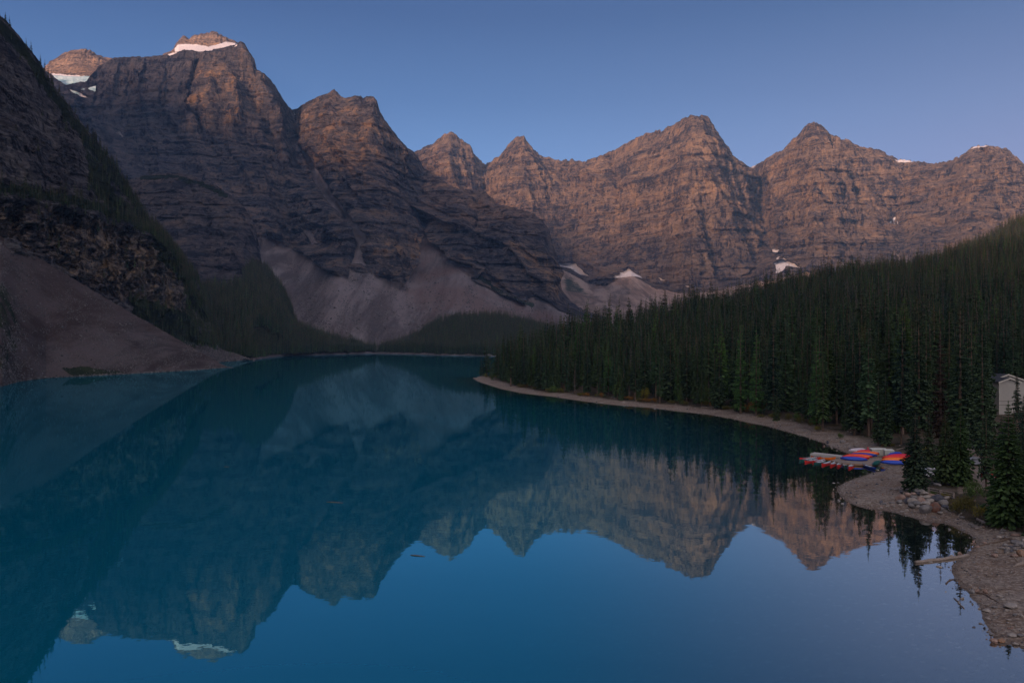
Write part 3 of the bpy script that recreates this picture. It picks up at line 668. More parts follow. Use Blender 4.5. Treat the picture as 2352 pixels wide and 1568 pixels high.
# ---------------------------------------------------------------- conifers
def tree_mats():
    t = NT('needles')
    oi = t.n.new('ShaderNodeObjectInfo'); r = oi.outputs['Random']
    ht = t.attr('height').outputs['Fac']; tip = t.attr('tip').outputs['Fac']
    r2 = t.math('FRACT', t.math('MULTIPLY', r, 7.31)); r3 = t.math('FRACT', t.math('MULTIPLY', r, 23.7))
    c = t.ramp(r, [(0.0, (0.020, 0.062, 0.044)), (0.35, (0.032, 0.074, 0.038)), (0.7, (0.048, 0.088, 0.034)), (0.90, (0.058, 0.105, 0.028)), (1.0, (0.065, 0.15, 0.034))])
    c = t.mix(t.math('MULTIPLY', r2, 0.22), c, (0.050, 0.044, 0.022))
    c = t.mix(t.math('MULTIPLY', t.mr(ht, 0.60, 1.0), t.mr(r3, 0.70, 1.0, 0.0, 0.75)), c, (0.105, 0.058, 0.026))
    r4 = t.math('FRACT', t.math('MULTIPLY', r, 57.3)); c = t.mix(1.0, c, t.ramp(r4, [(0.0, (0.65, 0.68, 0.7)), (0.6, (1.45, 1.42, 1.25)), (1.0, (2.7, 2.5, 1.8))]), 'MULTIPLY')
    n = t.noise(t.pos(), 0.9, 3)
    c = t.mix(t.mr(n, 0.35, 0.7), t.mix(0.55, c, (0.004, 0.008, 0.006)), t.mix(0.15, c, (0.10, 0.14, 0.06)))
    c = t.mix(t.mr(tip, 0.3, 1.0, 0, 0.5), t.mix(0.35, c, (0.004, 0.006, 0.005)), t.mix(0.5, c, (0.13, 0.17, 0.08)))  # lit branch tips and shaded crown inside, painted into the needle colour
    needles = t.done(t.bsdf(c, 0.85, None, 0.12))
    def plain(name, a, b):
        t = NT(name); ht = t.attr('height').outputs['Fac']
        c = t.mix(t.mr(t.noise(t.pos(), 1.2, 3), 0.35, 0.65), a, b)
        return t.done(t.bsdf(c, 0.85, None, 0.12))
    bark = plain('bark', (0.16, 0.105, 0.075), (0.085, 0.06, 0.05))
    larch = plain('larch_needles', (0.035, 0.085, 0.025), (0.085, 0.16, 0.045))
    dead = plain('dead_twigs', (0.12, 0.10, 0.10), (0.22, 0.19, 0.18))
    rust = plain('rust_needles', (0.030, 0.022, 0.016), (0.060, 0.036, 0.024))
    return needles, bark, larch, dead, rust
M_needles, M_bark, M_larch, M_dead, M_rust = tree_mats()

def crown_arrays(seed, hgt=24.0, fat=1.2, rad=2.6, base=0.10, whorls=44, nb=7, quads=5, droop=0.35, dense=1.0, power=0.85, ragged=0.25):
    r = np.random.default_rng(seed)
    V, Fc, Ht, Tp = [], [], [], []
    n = 0
    for i in range(whorls):
        t = (i + r.random())/whorls
        h = base*hgt + (1-base)*hgt*t*0.985
        env = (1-t)**power*(1-0.35*np.exp(-t*9)) + 0.02
        env *= 1 + ragged*0.8*math.sin(i*1.7+seed) * r.random()
        nb_ = max(3, int(nb*(0.6+0.6*(1-t))*dense))
        a0 = r.random()*6.28
        for b in range(nb_):
            if r.random() < ragged*0.35: continue
            az = a0 + b*6.283/nb_ + r.normal()*0.25
            L = rad*env*(0.62+0.5*r.random())
            L = max(L, 0.12)
            dr = droop*(1.15-1.3*t) + r.normal()*0.10
            dx, dy = math.cos(az), math.sin(az)
            hz = h + r.normal()*0.12*hgt/whorls
            wdt = fat*(0.20*L+0.10)*(0.8+0.5*r.random())
            px, py = -dy, dx
            def pt(s, side=0.0, dn=0.0):
                return (dx*L*s+px*side, dy*L*s+py*side, hz - dr*L*s*s*1.0 + 0.10*L*s - dn)
            segs = 2 if quads < 5 else 3
            for k in range(segs):
                s0 = (0.12 + 0.88*k/segs); s1 = 0.12+0.88*(k+1.15)/segs; sm = (s0+s1)/2
                w = wdt*(1.15-0.6*s0)
                V += [pt(s0, 0), pt(sm, w, 0.25*w), pt(s1, 0), pt(sm, -w, 0.25*w)]
                Fc.append((n, n+1, n+2, n+3)); n += 4; Ht += [h/hgt]*4; Tp += [s0, sm, s1, sm]
                if quads >= 5 or k == 1:      # hanging curtain of twigs
                    dn = w*(0.9+0.8*r.random())
                    V += [pt(s0, 0.1*w), pt(sm, 0, dn), pt(s1*1.0, -0.1*w), pt(sm, 0, -0.1*w)]
                    Fc.append((n, n+1, n+2, n+3)); n += 4; Ht += [h/hgt]*4; Tp += [s0*0.6, sm*0.5, s1*.7, sm*.6]
    # leader
    V += [(0.10, 0, hgt*0.93), (-0.10, 0.0, hgt*0.93), (0, 0, hgt*1.005), (0, 0.12, hgt*0.94)]
    Fc.append((n, n+3, n+1, n+2)); Ht += [1]*4; Tp += [1]*4
    return np.array(V), np.array(Fc), np.array(Ht), np.array(Tp)
def trunk_arrays(hgt, r0, sides=6, base_k=1.0):
    zs = [-0.6, 0.4, hgt*0.35, hgt*0.7, hgt*0.97]; rs = [r0*1.3, r0, r0*0.72, r0*0.4, r0*0.06]
    V = [(math.cos(6.283*k/sides)*r, math.sin(6.283*k/sides)*r, z) for z, r in zip(zs, rs) for k in range(sides)]
    Fc = [(i*sides+k, i*sides+(k+1) % sides, (i+1)*sides+(k+1) % sides, (i+1)*sides+k) for i in range(4) for k in range(sides)]
    return np.array(V), np.array(Fc)
def me_of(name, V, Fc, mats, attrs=None):
    o = mesh_obj(name, V, Fc, mats, attrs, smooth=False); me = o.data; bpy.data.objects.remove(o); return me

spec = [dict(rad=3.2, base=0.05, nb=9), dict(rad=2.7, base=0.16, ragged=0.4, nb=8), dict(rad=2.5, base=0.08, power=0.75, nb=8), dict(rad=3.5, base=0.04, whorls=50, nb=9),
        dict(rad=2.8, base=0.26, ragged=0.45), dict(rad=2.3, base=0.18, power=0.65, ragged=0.5), dict(rad=3.0, base=0.10, ragged=0.3, nb=9), dict(rad=2.6, base=0.06, nb=8)]
crownM, trunkM, lowM = [], [], []
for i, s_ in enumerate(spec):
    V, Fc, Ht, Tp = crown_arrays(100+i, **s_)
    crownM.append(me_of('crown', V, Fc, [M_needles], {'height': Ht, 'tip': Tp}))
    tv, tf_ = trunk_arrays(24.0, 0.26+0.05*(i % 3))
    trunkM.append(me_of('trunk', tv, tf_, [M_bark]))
spec_w = [dict(rad=5.0, base=0.03, whorls=64, nb=17, power=0.85, fat=0.62), dict(rad=4.4, base=0.06, whorls=62, nb=16, ragged=0.3, fat=0.62)]
wideM = []
for i, s_ in enumerate(spec_w):
    V, Fc, Ht, Tp = crown_arrays(150+i, **s_); wideM.append(me_of('crown', V, Fc, [M_needles], {'height': Ht, 'tip': Tp}))
V, Fc, Ht, Tp = crown_arrays(171, rad=2.7, base=0.08, whorls=34, ragged=0.3, droop=0.1, power=0.75)
larchM = me_of('crown', V, Fc, [M_larch], {'height': Ht, 'tip': Tp})
V, Fc, Ht, Tp = crown_arrays(172, rad=1.9, base=0.15, whorls=30, nb=5, ragged=0.6, quads=3, fat=0.6)
deadM = me_of('crown', V, Fc, [M_dead], {'height': Ht, 'tip': Tp})
V, Fc, Ht, Tp = crown_arrays(173, rad=2.1, base=0.10, ragged=0.5)
rustM = me_of('crown', V, Fc, [M_rust], {'height': Ht, 'tip': Tp})

# joined low-count versions for the masses; they live in collections outside the scene
def proto_collection(name, specs):
    col = bpy.data.collections.new(name)
    for i, s_ in enumerate(specs):
        mat = s_.pop('mat', M_needles)
        V, Fc, Ht, Tp = crown_arrays(200+i, **s_)
        tv, tf_ = trunk_arrays(24.0, 0.3, 4)
        VV = np.concatenate([V, tv]); FF = np.concatenate([Fc, tf_+len(V)])
        me = me_of('tree', VV, FF, [mat, M_bark], {'height': np.concatenate([Ht, np.zeros(len(tv))]), 'tip': np.concatenate([Tp, np.zeros(len(tv))])})
        mi = np.zeros(len(FF), np.int32); mi[len(Fc):] = 1
        me.polygons.foreach_set('material_index', mi)
        o = bpy.data.objects.new('tree', me); col.objects.link(o)
    return col
mid_col = proto_collection('tree_kinds_mid', [dict(rad=3.2, base=0.05, whorls=34, nb=8, quads=3, fat=1.8, ragged=0.3), dict(rad=2.8, base=0.12, whorls=32, nb=7, quads=3, fat=1.8, ragged=0.45), dict(rad=2.5, base=0.08, power=0.75, whorls=30, nb=7, quads=3, fat=1.7),
                      dict(rad=2.9, base=0.20, whorls=28, nb=7, quads=3, fat=1.8, ragged=0.5), dict(rad=3.5, base=0.04, whorls=32, nb=8, quads=3, fat=1.8), dict(rad=2.2, base=0.05, power=0.7, whorls=28, nb=7, quads=3, fat=1.7),
    dict(rad=2.7, base=0.12, whorls=28, nb=7, quads=3, fat=1.6, ragged=0.4, mat=M_larch), dict(rad=1.8, base=0.2, whorls=26, nb=5, quads=3, fat=0.7, ragged=0.6, mat=M_dead)])
far_col = proto_collection('tree_kinds_far', [dict(rad=2.9, base=0.04, whorls=15, nb=6, quads=3, fat=2.8), dict(rad=2.5, base=0.1, whorls=15, nb=6, quads=3, fat=2.8, ragged=0.4), dict(rad=2.1, base=0.05, whorls=14, nb=6, quads=3, fat=2.6, power=0.75)])

def scatter(name, P, hts, col, label, prob=None):
    n = len(P)
    o = mesh_obj(name, P, [], [], None, smooth=False)
    me = o.data
    a = me.attributes.new('sz', 'FLOAT_VECTOR', 'POINT')
    s = hts/24.0; w = s*rng.uniform(0.85, 1.25, n)
    a.data.foreach_set('vector', np.stack([w, w, s], 1).astype(np.float32).ravel())
    a = me.attributes.new('rot', 'FLOAT_VECTOR', 'POINT')
    a.data.foreach_set('vector', np.stack([rng.normal(0, .03, n), rng.normal(0, .03, n), rng.uniform(0, 6.28, n)], 1).astype(np.float32).ravel())
    a = me.attributes.new('kind_index', 'INT', 'POINT'); a.data.foreach_set('value', (rng.choice(len(col.objects), n, p=prob) if prob is not None else rng.integers(0, len(col.objects), n)).astype(np.int32))
    ng = bpy.data.node_groups.new(name, 'GeometryNodeTree')
    ng.interface.new_socket('Geometry', in_out='INPUT', socket_type='NodeSocketGeometry')
    ng.interface.new_socket('Geometry', in_out='OUTPUT', socket_type='NodeSocketGeometry')
    N, Lk = ng.nodes, ng.links
    gi, go = N.new('NodeGroupInput'), N.new('NodeGroupOutput')
    ip = N.new('GeometryNodeInstanceOnPoints'); ci = N.new('GeometryNodeCollectionInfo')
    ci.inputs['Collection'].default_value = col; ci.inputs['Separate Children'].default_value = True; ci.inputs['Reset Children'].default_value = True
    def named(nm, ty):
        k = N.new('GeometryNodeInputNamedAttribute'); k.data_type = ty; k.inputs['Name'].default_value = nm; return k.outputs['Attribute']
    Lk.new(gi.outputs[0], ip.inputs['Points']); Lk.new(ci.outputs[0], ip.inputs['Instance'])
    ip.inputs['Pick Instance'].default_value = True
    Lk.new(named('kind_index', 'INT'), ip.inputs['Instance Index'])
    Lk.new(named('rot', 'FLOAT_VECTOR'), ip.inputs['Rotation']); Lk.new(named('sz', 'FLOAT_VECTOR'), ip.inputs['Scale'])
    Lk.new(ip.outputs[0], go.inputs[0])
    md = o.modifiers.new('scatter', 'NODES'); md.node_group = ng
    stuff(o, label, 'trees')
    return o

# ---- wooded point on the right: one candidate list, the largest in view become objects
sp = 6.0
gx_, gy_ = np.meshgrid(np.arange(-40, 900, sp), np.arange(95, 1010, sp))
gx_ = gx_.ravel() + rng.uniform(-2.7, 2.7, gx_.size); gy_ = gy_.ravel() + rng.uniform(-2.7, 2.7, gy_.size)
uu_ = UC + F*gx_/gy_; vv_ = VC + H*F/gy_
sd_ = sdg_at(gx_, gy_)
edge = 9 + 3*noise3(gx_/14, gy_/14, 4.4)
ok = (sd_ > edge) & (uu_ < 2650)
ok &= ~((uu_ > 1955) & (gy_ < 205))                                    # open ground round the landing and car park
ok &= ~in_poly(uu_, vv_, [(2244,938),(2700,938),(2700,1085),(2262,1085),(2262,985),(2244,985)])   # lodge and its drive
ok &= ~in_poly(uu_, vv_, [(1806,962),(1822,958),(1826,980),(1808,984)]) # footpath gap
ok &= (gy_ < np.interp(uu_, crest_u, crest_d)+40)
thin = rng.random(gx_.size) < np.where(gy_ > 450, 0.75, 0.9)
ok &= thin
X_, Y_ = gx_[ok], gy_[ok]; Z_ = height(X_, Y_)
U_ = UC+F*X_/Y_
ht_ = 20 + 4.3*rng.normal(size=len(X_)) + 4*noise3(X_/60, Y_/60, 8.8)
ht_ = ht_*np.where(sdg_at(X_, Y_) < 16, rng.choice([0.45, 0.75, 1.0, 1.05], len(X_)), 1)
ht_ = ht_ + 6.5*sstep(1900, 2020, U_)*(Y_ < 340)*(ht_ > 14)
ht_ = np.clip(ht_, 7, 33)
ht_ *= np.interp(U_, [1085, 1140, 1200, 1340], [0.8, 1.0, 1.1, 1.1])
size = ht_/Y_*(1+0.8*(sdg_at(X_, Y_) < 30))*(U_ < 2380)
order = np.argsort(-size)
special = [  # foot u, foot v, top v, kind, label
 (1397,905,777,'larch','bright green larch in the front row of the wooded point, lighter than every neighbour'),
 (1320,905,832,'dead','bare grey dead spruce in the front row of the wooded point'),
 (1701,950,741,'larch2','light green pine with bare lower trunk near the middle of the shore wood'),
 (1737,955,744,'larch2','light green ragged pine right of a similar one behind the rocky shore'),
 (1142,866,790,'spruce','small dark spruce standing at the very tip of the wooded point'),
 (1875,985,764,'larch2','bright green pine with ragged crown above the driftwood shore'),
 (1890,990,800,'spruce','dark spruce with reddish clump beside the bright ragged pine'),
 (2017,1023,861,'spruce','slim brown-topped spruce with bare trunk foot left of its twin behind the storage boxes'),
 (2034,1024,854,'spruce','slim spruce with bare orange trunk foot directly behind the canoe landing'),
 (2070,1021,852,'spruce','brown-topped slim spruce with bare trunk foot right of the storage boxes'),
 (2102,1128,935,'wide','broad olive green spruce standing on the gravel beside the overturned canoes'),
 (2134,1092,930,'spruce','young spruce with brown tip just behind the broad olive spruce'),
 (2171,1112,946,'wide','grey-green spruce with pointed tip, left one of the pair behind the wooden fence'),
 (2206,1114,929,'wide','spruce with golden brown tip, right one of the pair behind the wooden fence'),
 (2265,1128,926,'spruce','thin dark spruce with reddish brown top right of the parking area'),
 (2316,1208,915,'wide','tall shaggy spruce with pale trunk above the olive shrubs at the right edge'),
 (2388,1196,880,'wide','dark green spruce half cut by the right edge of the picture'),
 (2420,1230,860,'wide','dark green spruce beyond the right edge of the shore trees'),
 (2336,985,848,'spruce','young narrow fir standing in front of the pale lodge wall'),
 (2256,1030,720,'spruce','tall broad dark spruce directly left of the pale lodge'),
 (2205,1040,690,'spruce','tall dark spruce with long pale trunk left of the lodge'),
 (2160,1030,740,'rust','tall brownish dying spruce in the group behind the landing'),
 (2110,1030,700,'spruce','tall full green spruce standing behind the broad olive spruce'),
 (2256,1055,790,'spruce','dark spruce hiding the left corner of the lodge'),
 (2352,1078,902,'spruce','spruce right of the small fir in front of the lodge wall'),
 (2300,1062,952,'spruce','short spruce below the lodge wall, the left one'), (2328,1050,938,'spruce','short spruce below the lodge wall beside the rusty shrub'), (2282,1046,960,'spruce','small dark spruce at the lodge corner'),
 (2366,1150,915,'spruce','dark spruce at the right edge between the lodge and the shaggy spruce'), (2345,1120,980,'spruce','low green spruce at the right edge below the lodge'),
 (2424,1100,820,'spruce','dark spruce right of the lodge beyond the picture edge'),
]
def plant(kind, x, y, z, h, label, group, i):
    e_ = empty({'larch': 'larch_tree', 'dead': 'dead_tree', 'larch2': 'pine_tree'}.get(kind, 'spruce_tree'), (x, y, z), float(rng.uniform(0, 6.28)))
    w = float(rng.uniform(0.9, 1.15))*(h/24.0 if h > 12 else (h/24.0)*1.2)
    cm = {'larch': larchM, 'larch2': larchM, 'dead': deadM, 'rust': rustM, 'wide': wideM[i % 2]}.get(kind, crownM[i % 8])
    e_.scale = (w, w, h/24.0)
    if kind == 'larch2': e_.scale = (w*0.9, w*0.9, h/24.0)
    c = bpy.data.objects.new('crown', cm); C.objects.link(c); c.parent = e_
    k = bpy.data.objects.new('trunk', trunkM[i % 8]); C.objects.link(k); k.parent = e_
    tag(e_, label, 'tree', group)
taken = []
for i, (u, vb, vt, kind, lab) in enumerate(special):
    x, y, z = ground_at(u, vb)
    h = (vb-vt)/F*y
    plant(kind, x, y, z-0.1, h, lab, None, i+3)
    taken.append((x, y))
tk = np.array(taken)
near_sp = np.min(np.hypot(X_[:, None]-tk[None, :, 0], Y_[:, None]-tk[None, :, 1]), axis=1) < 3.0
order = [j for j in order if not near_sp[j]]
NIND = 300-len(special)
marks_ = [(1085,'at the very tip of the wooded point'), (1165,'just right of the tip of the wooded point'), (1230,'over the large green shrub near the point'), (1290,'just left of the bare grey tree'),
          (1345,'between the bare grey tree and the bright larch'), (1410,'just right of the bright larch'), (1470,'over the rusty and yellow shrubs on the bank'), (1530,'in the middle of the shore wood'),
          (1600,'over the narrow middle stretch of shore'), (1665,'just left of the light green pines'), (1730,'just right of the light green pines'), (1790,'beside the footpath gap'), (1850,'left of the bright ragged pine above the driftwood'),
          (1910,'over the driftwood logs left of the landing'), (1965,'straight behind the pier'), (2020,'behind the stacked canoes'), (2075,'behind the storage boxes'), (2130,'behind the broad olive spruce'), (2190,'behind the pair of spruces at the fence'), (2250,'directly left of the lodge'), (2310,'around the lodge wall')]
def region_label(j):
    u, d = U_[j], Y_[j]; row = 'front-row' if sdg_at(X_[j], Y_[j]) < 17 else ('second-row' if sdg_at(X_[j], Y_[j]) < 26 else 'rear')
    h_ = ht_[j]; sz_ = 'very tall' if h_ > 25 else 'tall' if h_ > 21 else 'mid-sized' if h_ > 15 else 'short' if h_ > 10 else 'very short young'
    where = [w for m_, w in marks_ if u >= m_ or m_ == 1085][-1]
    return f'{sz_} dark {row} spruce {where}', ''
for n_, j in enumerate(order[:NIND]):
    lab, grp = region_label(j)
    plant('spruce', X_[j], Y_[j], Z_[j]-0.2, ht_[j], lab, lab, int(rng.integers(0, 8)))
rest = np.array(order[NIND:])
near_rest = rest[Y_[rest] < 420]; far_rest = rest[Y_[rest] >= 420]
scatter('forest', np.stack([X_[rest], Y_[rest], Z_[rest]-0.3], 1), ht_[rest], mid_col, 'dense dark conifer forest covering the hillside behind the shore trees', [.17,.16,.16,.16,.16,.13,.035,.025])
print('right trees', len(X_), len(rest))

def on_grid(G, n, cond, seed=0):
    U, V, X, Y, Z = G
    r = np.random.default_rng(seed)
    # area weighted pick of grid cells
    ax = np.linalg.norm(np.stack([np.diff(X, axis=1)[:-1], np.diff(Y, axis=1)[:-1]], -1), axis=-1)
    ay = np.linalg.norm(np.stack([np.diff(X, axis=0)[:, :-1], np.diff(Y, axis=0)[:, :-1]], -1), axis=-1)
    w = ax*ay*cond(U[:-1, :-1], V[:-1, :-1], X[:-1, :-1], Z[:-1, :-1])
    w = w.ravel(); w /= w.sum()
    idx = r.choice(w.size, n, p=w)
    i, j = np.unravel_index(idx, ax.shape); a, b = r.random(n), r.random(n)
    def lerp(A): return (A[i, j]*(1-a)+A[i+1, j]*a)*(1-b) + (A[i, j+1]*(1-a)+A[i+1, j+1]*a)*b
    return np.stack([lerp(X), lerp(Y), lerp(Z)], 1), lerp(V), lerp(U)
# wood at the foot of the buttress
condK = lambda U, V, X, Z: (Z > 4.0)*sstep(-12, 18, V + 12*fbm(U/30, V/30, 2.2) - np.interp(U, [470,560,598,640,700],[662,655,610,610,640]))*(U > 380)
P, v_, u_ = on_grid(GK, 9000, condK, 3)
scatter('forest', P - [0, 0, .5], rng.uniform(14, 27, len(P)), far_col, 'dark wood at the foot of the rounded buttress left of the lake head')
P, v_, u_ = on_grid(GN, 8000, lambda U, V, X, Z: (Z > 4.0)*(V < 812)*(U < 1420), 4)
scatter('forest', P - [0, 0, .5], rng.uniform(14, 26, len(P)), far_col, 'dark blue-green wood on the low knoll at the head of the lake')
P, v_, u_ = on_grid(GR, 9000, lambda U, V, X, Z: (U > 1880), 5)
scatter('forest', P - [0, 0, .5], rng.uniform(14, 22, len(P)), far_col, 'far dark wooded hill rising on the right behind the shore forest')
def condD(U, V, X, Z):
    ledge = V - np.interp(U, [-200,0,100,238,306,384,420,470],[350,436,456,487,518,552,600,700])
    sky = V - np.interp(U, [-100,0,60,120,200,280,340,420,470],[-60,36,103,192,298,398,498,595,700])
    p = np.exp(-(ledge/15)**2)*0.9 + np.exp(-((sky-2)/6)**2)*0.45*(U > -60) + 0.30*np.exp(-((sky-26)/20)**2)*(U > 60) + 0.14*poly_mask(U, V, [(200,330),(330,520),(300,540),(200,430)], 16) \
        + 0.75*poly_mask(U, V, [(310,690),(360,700),(440,720),(490,780),(520,800),(430,800),(385,772),(330,730)], 8) + 0.01 \
        + 0.9*poly_mask(U, V, [(430,600),(460,640),(475,700),(500,800),(460,790),(440,720)], 8)
    return p*(Z > 3)*np.clip(1+1.2*fbm(U/22, V/22, 5.5, 3), 0, 2)
P, v_, u_ = on_grid(GD, 3400, condD, 6)
scatter('forest', P - [0, 0, .4], rng.uniform(7, 17, len(P)), far_col, 'sparse dark conifers along the ledges and crest of the near rock slope')
# ---------------------------------------------------------------- simple paints and surfaces
def paint(name, col, rough=0.45, var=0.12, scale=2.0, spec=0.4, bump=0.0):
    t = NT(name); tcn = t.n.new('ShaderNodeTexCoord').outputs['Object']
    n = t.noise(tcn, scale, 4, 0.6)
    c = t.mix(t.mr(n, 0.3, 0.7), [x*(1-var) for x in col], [min(1, x*(1+var)) for x in col])
    return t.done(t.bsdf(c, rough, t.bump(n, bump) if bump else None, spec))
def wood(name, a, b, axis=0, scale=6.0):
    t = NT(name); tcn = t.n.new('ShaderNodeTexCoord').outputs['Object']
    sc = [scale*3]*3; sc[axis] = scale*0.25
    n = t.noise(t.mapping(tcn, tuple(sc)), 1.0, 5, 0.65)
    return t.done(t.bsdf(t.mix(t.mr(n, 0.3, 0.7), a, b), 0.85, t.bump(n, 0.01), 0.15))
def stone_mat(name, a, b, cscale=1.5):
    t = NT(name); tcn = t.n.new('ShaderNodeTexCoord').outputs['Object']; r = t.n.new('ShaderNodeObjectInfo').outputs['Random']
    n = t.noise(tcn, cscale, 5, 0.65); f = t.noise(tcn, 14, 3, 0.7)
    c = t.mix(t.mr(n, 0.35, 0.65), a, b)
    c = t.mix(t.mr(f, 0.58, 0.75, 0, 0.5), c, [min(1, x*1.5) for x in b])
    c = t.mix(t.math('MULTIPLY', r, 0.45), c, [x*0.5 for x in a])
    return t.done(t.bsdf(c, 0.9, t.bump(t.math('ADD', n, t.math('MULTIPLY', f, 0.3)), 0.12), 0.15))
S_pale = stone_mat('stone_pale', (0.27, 0.235, 0.215), (0.36, 0.315, 0.285))
S_grey = stone_mat('stone_grey', (0.155, 0.145, 0.15), (0.27, 0.245, 0.235))
S_pink = stone_mat('stone_pink', (0.26, 0.165, 0.135), (0.34, 0.245, 0.205))
S_rust = stone_mat('stone_rust', (0.20, 0.085, 0.055), (0.20, 0.15, 0.14))
S_dark = stone_mat('stone_dark', (0.055, 0.06, 0.085), (0.13, 0.125, 0.14))
S_ochre = stone_mat('stone_ochre', (0.30, 0.16, 0.085), (0.30, 0.22, 0.18))
SM = dict(p=S_pale, g=S_grey, k=S_pink, r=S_rust, d=S_dark, o=S_ochre)
SN = dict(p='pale', g='grey', k='pinkish brown', r='rust red', d='dark blue-grey', o='ochre brown')

def rock_data(seed, n=2, flat=0.7, sharp=0.5):
    bm = bmesh.new(); bmesh.ops.create_icosphere(bm, subdivisions=n, radius=1.0)
    r = np.random.default_rng(seed); ax = r.normal(size=(9, 3)); ax /= np.linalg.norm(ax, axis=1)[:, None]; ca = r.uniform(0.48, 0.88, 9)
    for v in bm.verts:
        p = np.array(v.co)
        for a_, c_ in zip(ax, ca):      # planar facets, like broken and water-worn blocks
            h_ = p @ a_
            if h_ > c_: p = p - a_*(h_-c_)*(0.70+0.28*sharp)
        p = p*(1+0.10*float(noise3(p[0]*1.7+seed, p[1]*1.7, p[2]*1.7)) + 0.04*float(noise3(p[0]*5+seed, p[1]*5, p[2]*5)))
        v.co = (p[0], p[1], p[2]*flat)
    me = bpy.data.meshes.new('rock'); bm.to_mesh(me); bm.free()
    for q in me.polygons: q.use_smooth = sharp < 0.6
    return me
rock_src = [rock_data(300+i, 3, 0.62+0.06*(i % 4), 0.25+0.12*(i % 4)) for i in range(8)]
rock_cache = {}
def rock_mesh(i, m):
    if (i, m) not in rock_cache:
        me = rock_src[i].copy(); me.materials.append(SM[m]); rock_cache[(i, m)] = me
    return rock_cache[(i, m)]
def put_stone(u, vc, wpx, hpx, m, name, label, group=None, lift=0.0):
    vb = vc + hpx*0.5
    x, y, z = ground_at(u, vb)
    z = max(z, -0.12)
    d = (H-z)*F/(vb-VC) if z > -0.12 else y
    x = (u-UC)/F*d; w = wpx/F*d*0.5; y = d + w*0.8
    hh = hpx/F*d*0.5
    e_ = bpy.data.objects.new(name, rock_mesh(int(rng.integers(0, 8)), m)); C.objects.link(e_)
    e_.location = (x, y, z + hh*0.55 + lift)
    e_.scale = (w*1.05, w*float(rng.uniform(0.75, 1.0)), max(hh, w*0.38)*1.45)
    e_.rotation_euler = (rng.normal(0, .12), rng.normal(0, .12), float(rng.choice([0, math.pi]) + rng.normal(0, 0.4)))
    tag(e_, label, 'boulder' if name == 'boulder' else 'stone', group)
    return e_
zA = lambda x, y: (2021.25+x*.14062, 1071.9+y*.14062)
zB = lambda x, y: (2082.5+x*.21875, 1225+y*.21875)
PILE = 'boulders heaped beside the wooden fence'
pile = [(690,390,170,90,'g','flat-topped grey slab at the back of the boulder heap under the spruce'),
 (560,440,75,55,'k','small pinkish boulder at the upper left of the heap'), (640,440,70,60,'d','small dark boulder wedged at the top of the heap'),
 (760,440,130,80,'p','pale boulder on top of the heap below the fence'), (865,470,110,75,'k','reddish boulder on top of the heap just left of the dark one'),
 (800,495,130,60,'p','pale boulder in the upper middle of the heap'), (690,485,65,55,'p','small pale boulder in the middle of the heap'),
 (580,500,120,65,'g','grey boulder behind the two big pale ones'), (975,505,185,125,'d','dark blue-grey angular boulder at the right top of the heap'),
 (1110,510,90,70,'p','pale boulder at the right end of the heap touching the shrub'), (365,410,65,60,'d','small blue-grey boulder left of the heap'),
 (470,455,110,70,'k','rounded pinkish boulder above the brown one at the left end'), (360,500,185,125,'k','broad brown boulder at the left end of the heap'),
 (470,545,100,115,'d','dark boulder beside the broad brown one'), (565,550,160,120,'p','big pale boulder left of the centre of the heap'),
 (690,545,140,115,'k','big pale pink boulder in the centre of the heap'), (620,600,235,85,'g','long grey boulder under the two big pale ones'),
 (840,545,150,105,'p','pale grey rounded boulder right of centre in the heap'), (1060,585,160,110,'g','light grey boulder at the right end of the heap'),
 (790,605,160,75,'p','low pale boulder above the big front one'), (930,645,170,185,'r','large rust-red boulder at the front of the heap'),
 (800,695,215,150,'g','largest grey boulder lying in front of the heap'), (1010,690,85,80,'g','grey boulder right of the rust-red one'),
 (540,635,115,85,'g','purple-grey boulder at the front left of the heap'), (640,655,95,60,'p','low pale boulder at the front of the heap'),
 (1100,665,130,45,'d','dark flat boulder beside the olive shrub'), (1005,757,85,42,'p','small pale boulder lying in front of the heap'),
 (350,578,115,60,'g','flat grey boulder in front of the broad brown one')]
for x, y, w, h, m, lab in pile:
    u, v = zA(x, y); put_stone(u, v, w*.14062*1.08, h*.14062*1.08, m, 'boulder', lab, PILE, lift=0.10)
G1_ = 'stones on the gravel spit'
loose = [(340,620,80,45,'p'),(210,585,100,35,'g'),(235,635,50,40,'p'),(90,600,80,50,'g'),(135,635,60,30,'p'),(190,500,42,35,'p'),(190,355,60,45,'g'),(275,365,80,27,'p'),
 (35,665,60,40,'p'),(175,185,80,27,'p'),(45,205,50,30,'g'),(1335,760,50,40,'p'),(1355,820,90,48,'g'),(1100,893,60,28,'p'),(1375,912,34,26,'p'),(1505,940,90,52,'g'),(1535,975,64,44,'g'),
 (1600,1000,60,38,'p'),(1645,980,70,36,'p'),(1375,1020,60,34,'g'),(1555,1150,64,44,'g'),(1730,1240,74,34,'k'),(1900,1445,112,62,'k'),(1920,1395,60,30,'g'),(1770,1420,50,20,'p'),(450,700,70,60,'p'),(380,735,90,30,'p'),(900,820,60,30,'g')]
def loose_label(x, y, m, w):
    s_ = 'flat' if w > 75 else ('small' if w < 55 else 'rounded')
    if x < 420 and y < 420: wh = 'on the gravel spit left of the broad spruce'
    elif x < 500: wh = 'on the gravel spit left of the boulder heap'
    elif y < 900: wh = 'on the sand in front of the olive shrubs'
    elif y < 1100: wh = 'on the brown beach below the driftwood stump'
    else: wh = 'on the beach between the two curving logs'
    return f'{s_} {SN[m]} stone {wh}'
for x, y, w, h, m in loose:
    u, v = zA(x, y); lb = loose_label(x, y, m, w); put_stone(u, v, w*.14062, h*.14062, m, 'stone', lb, lb)
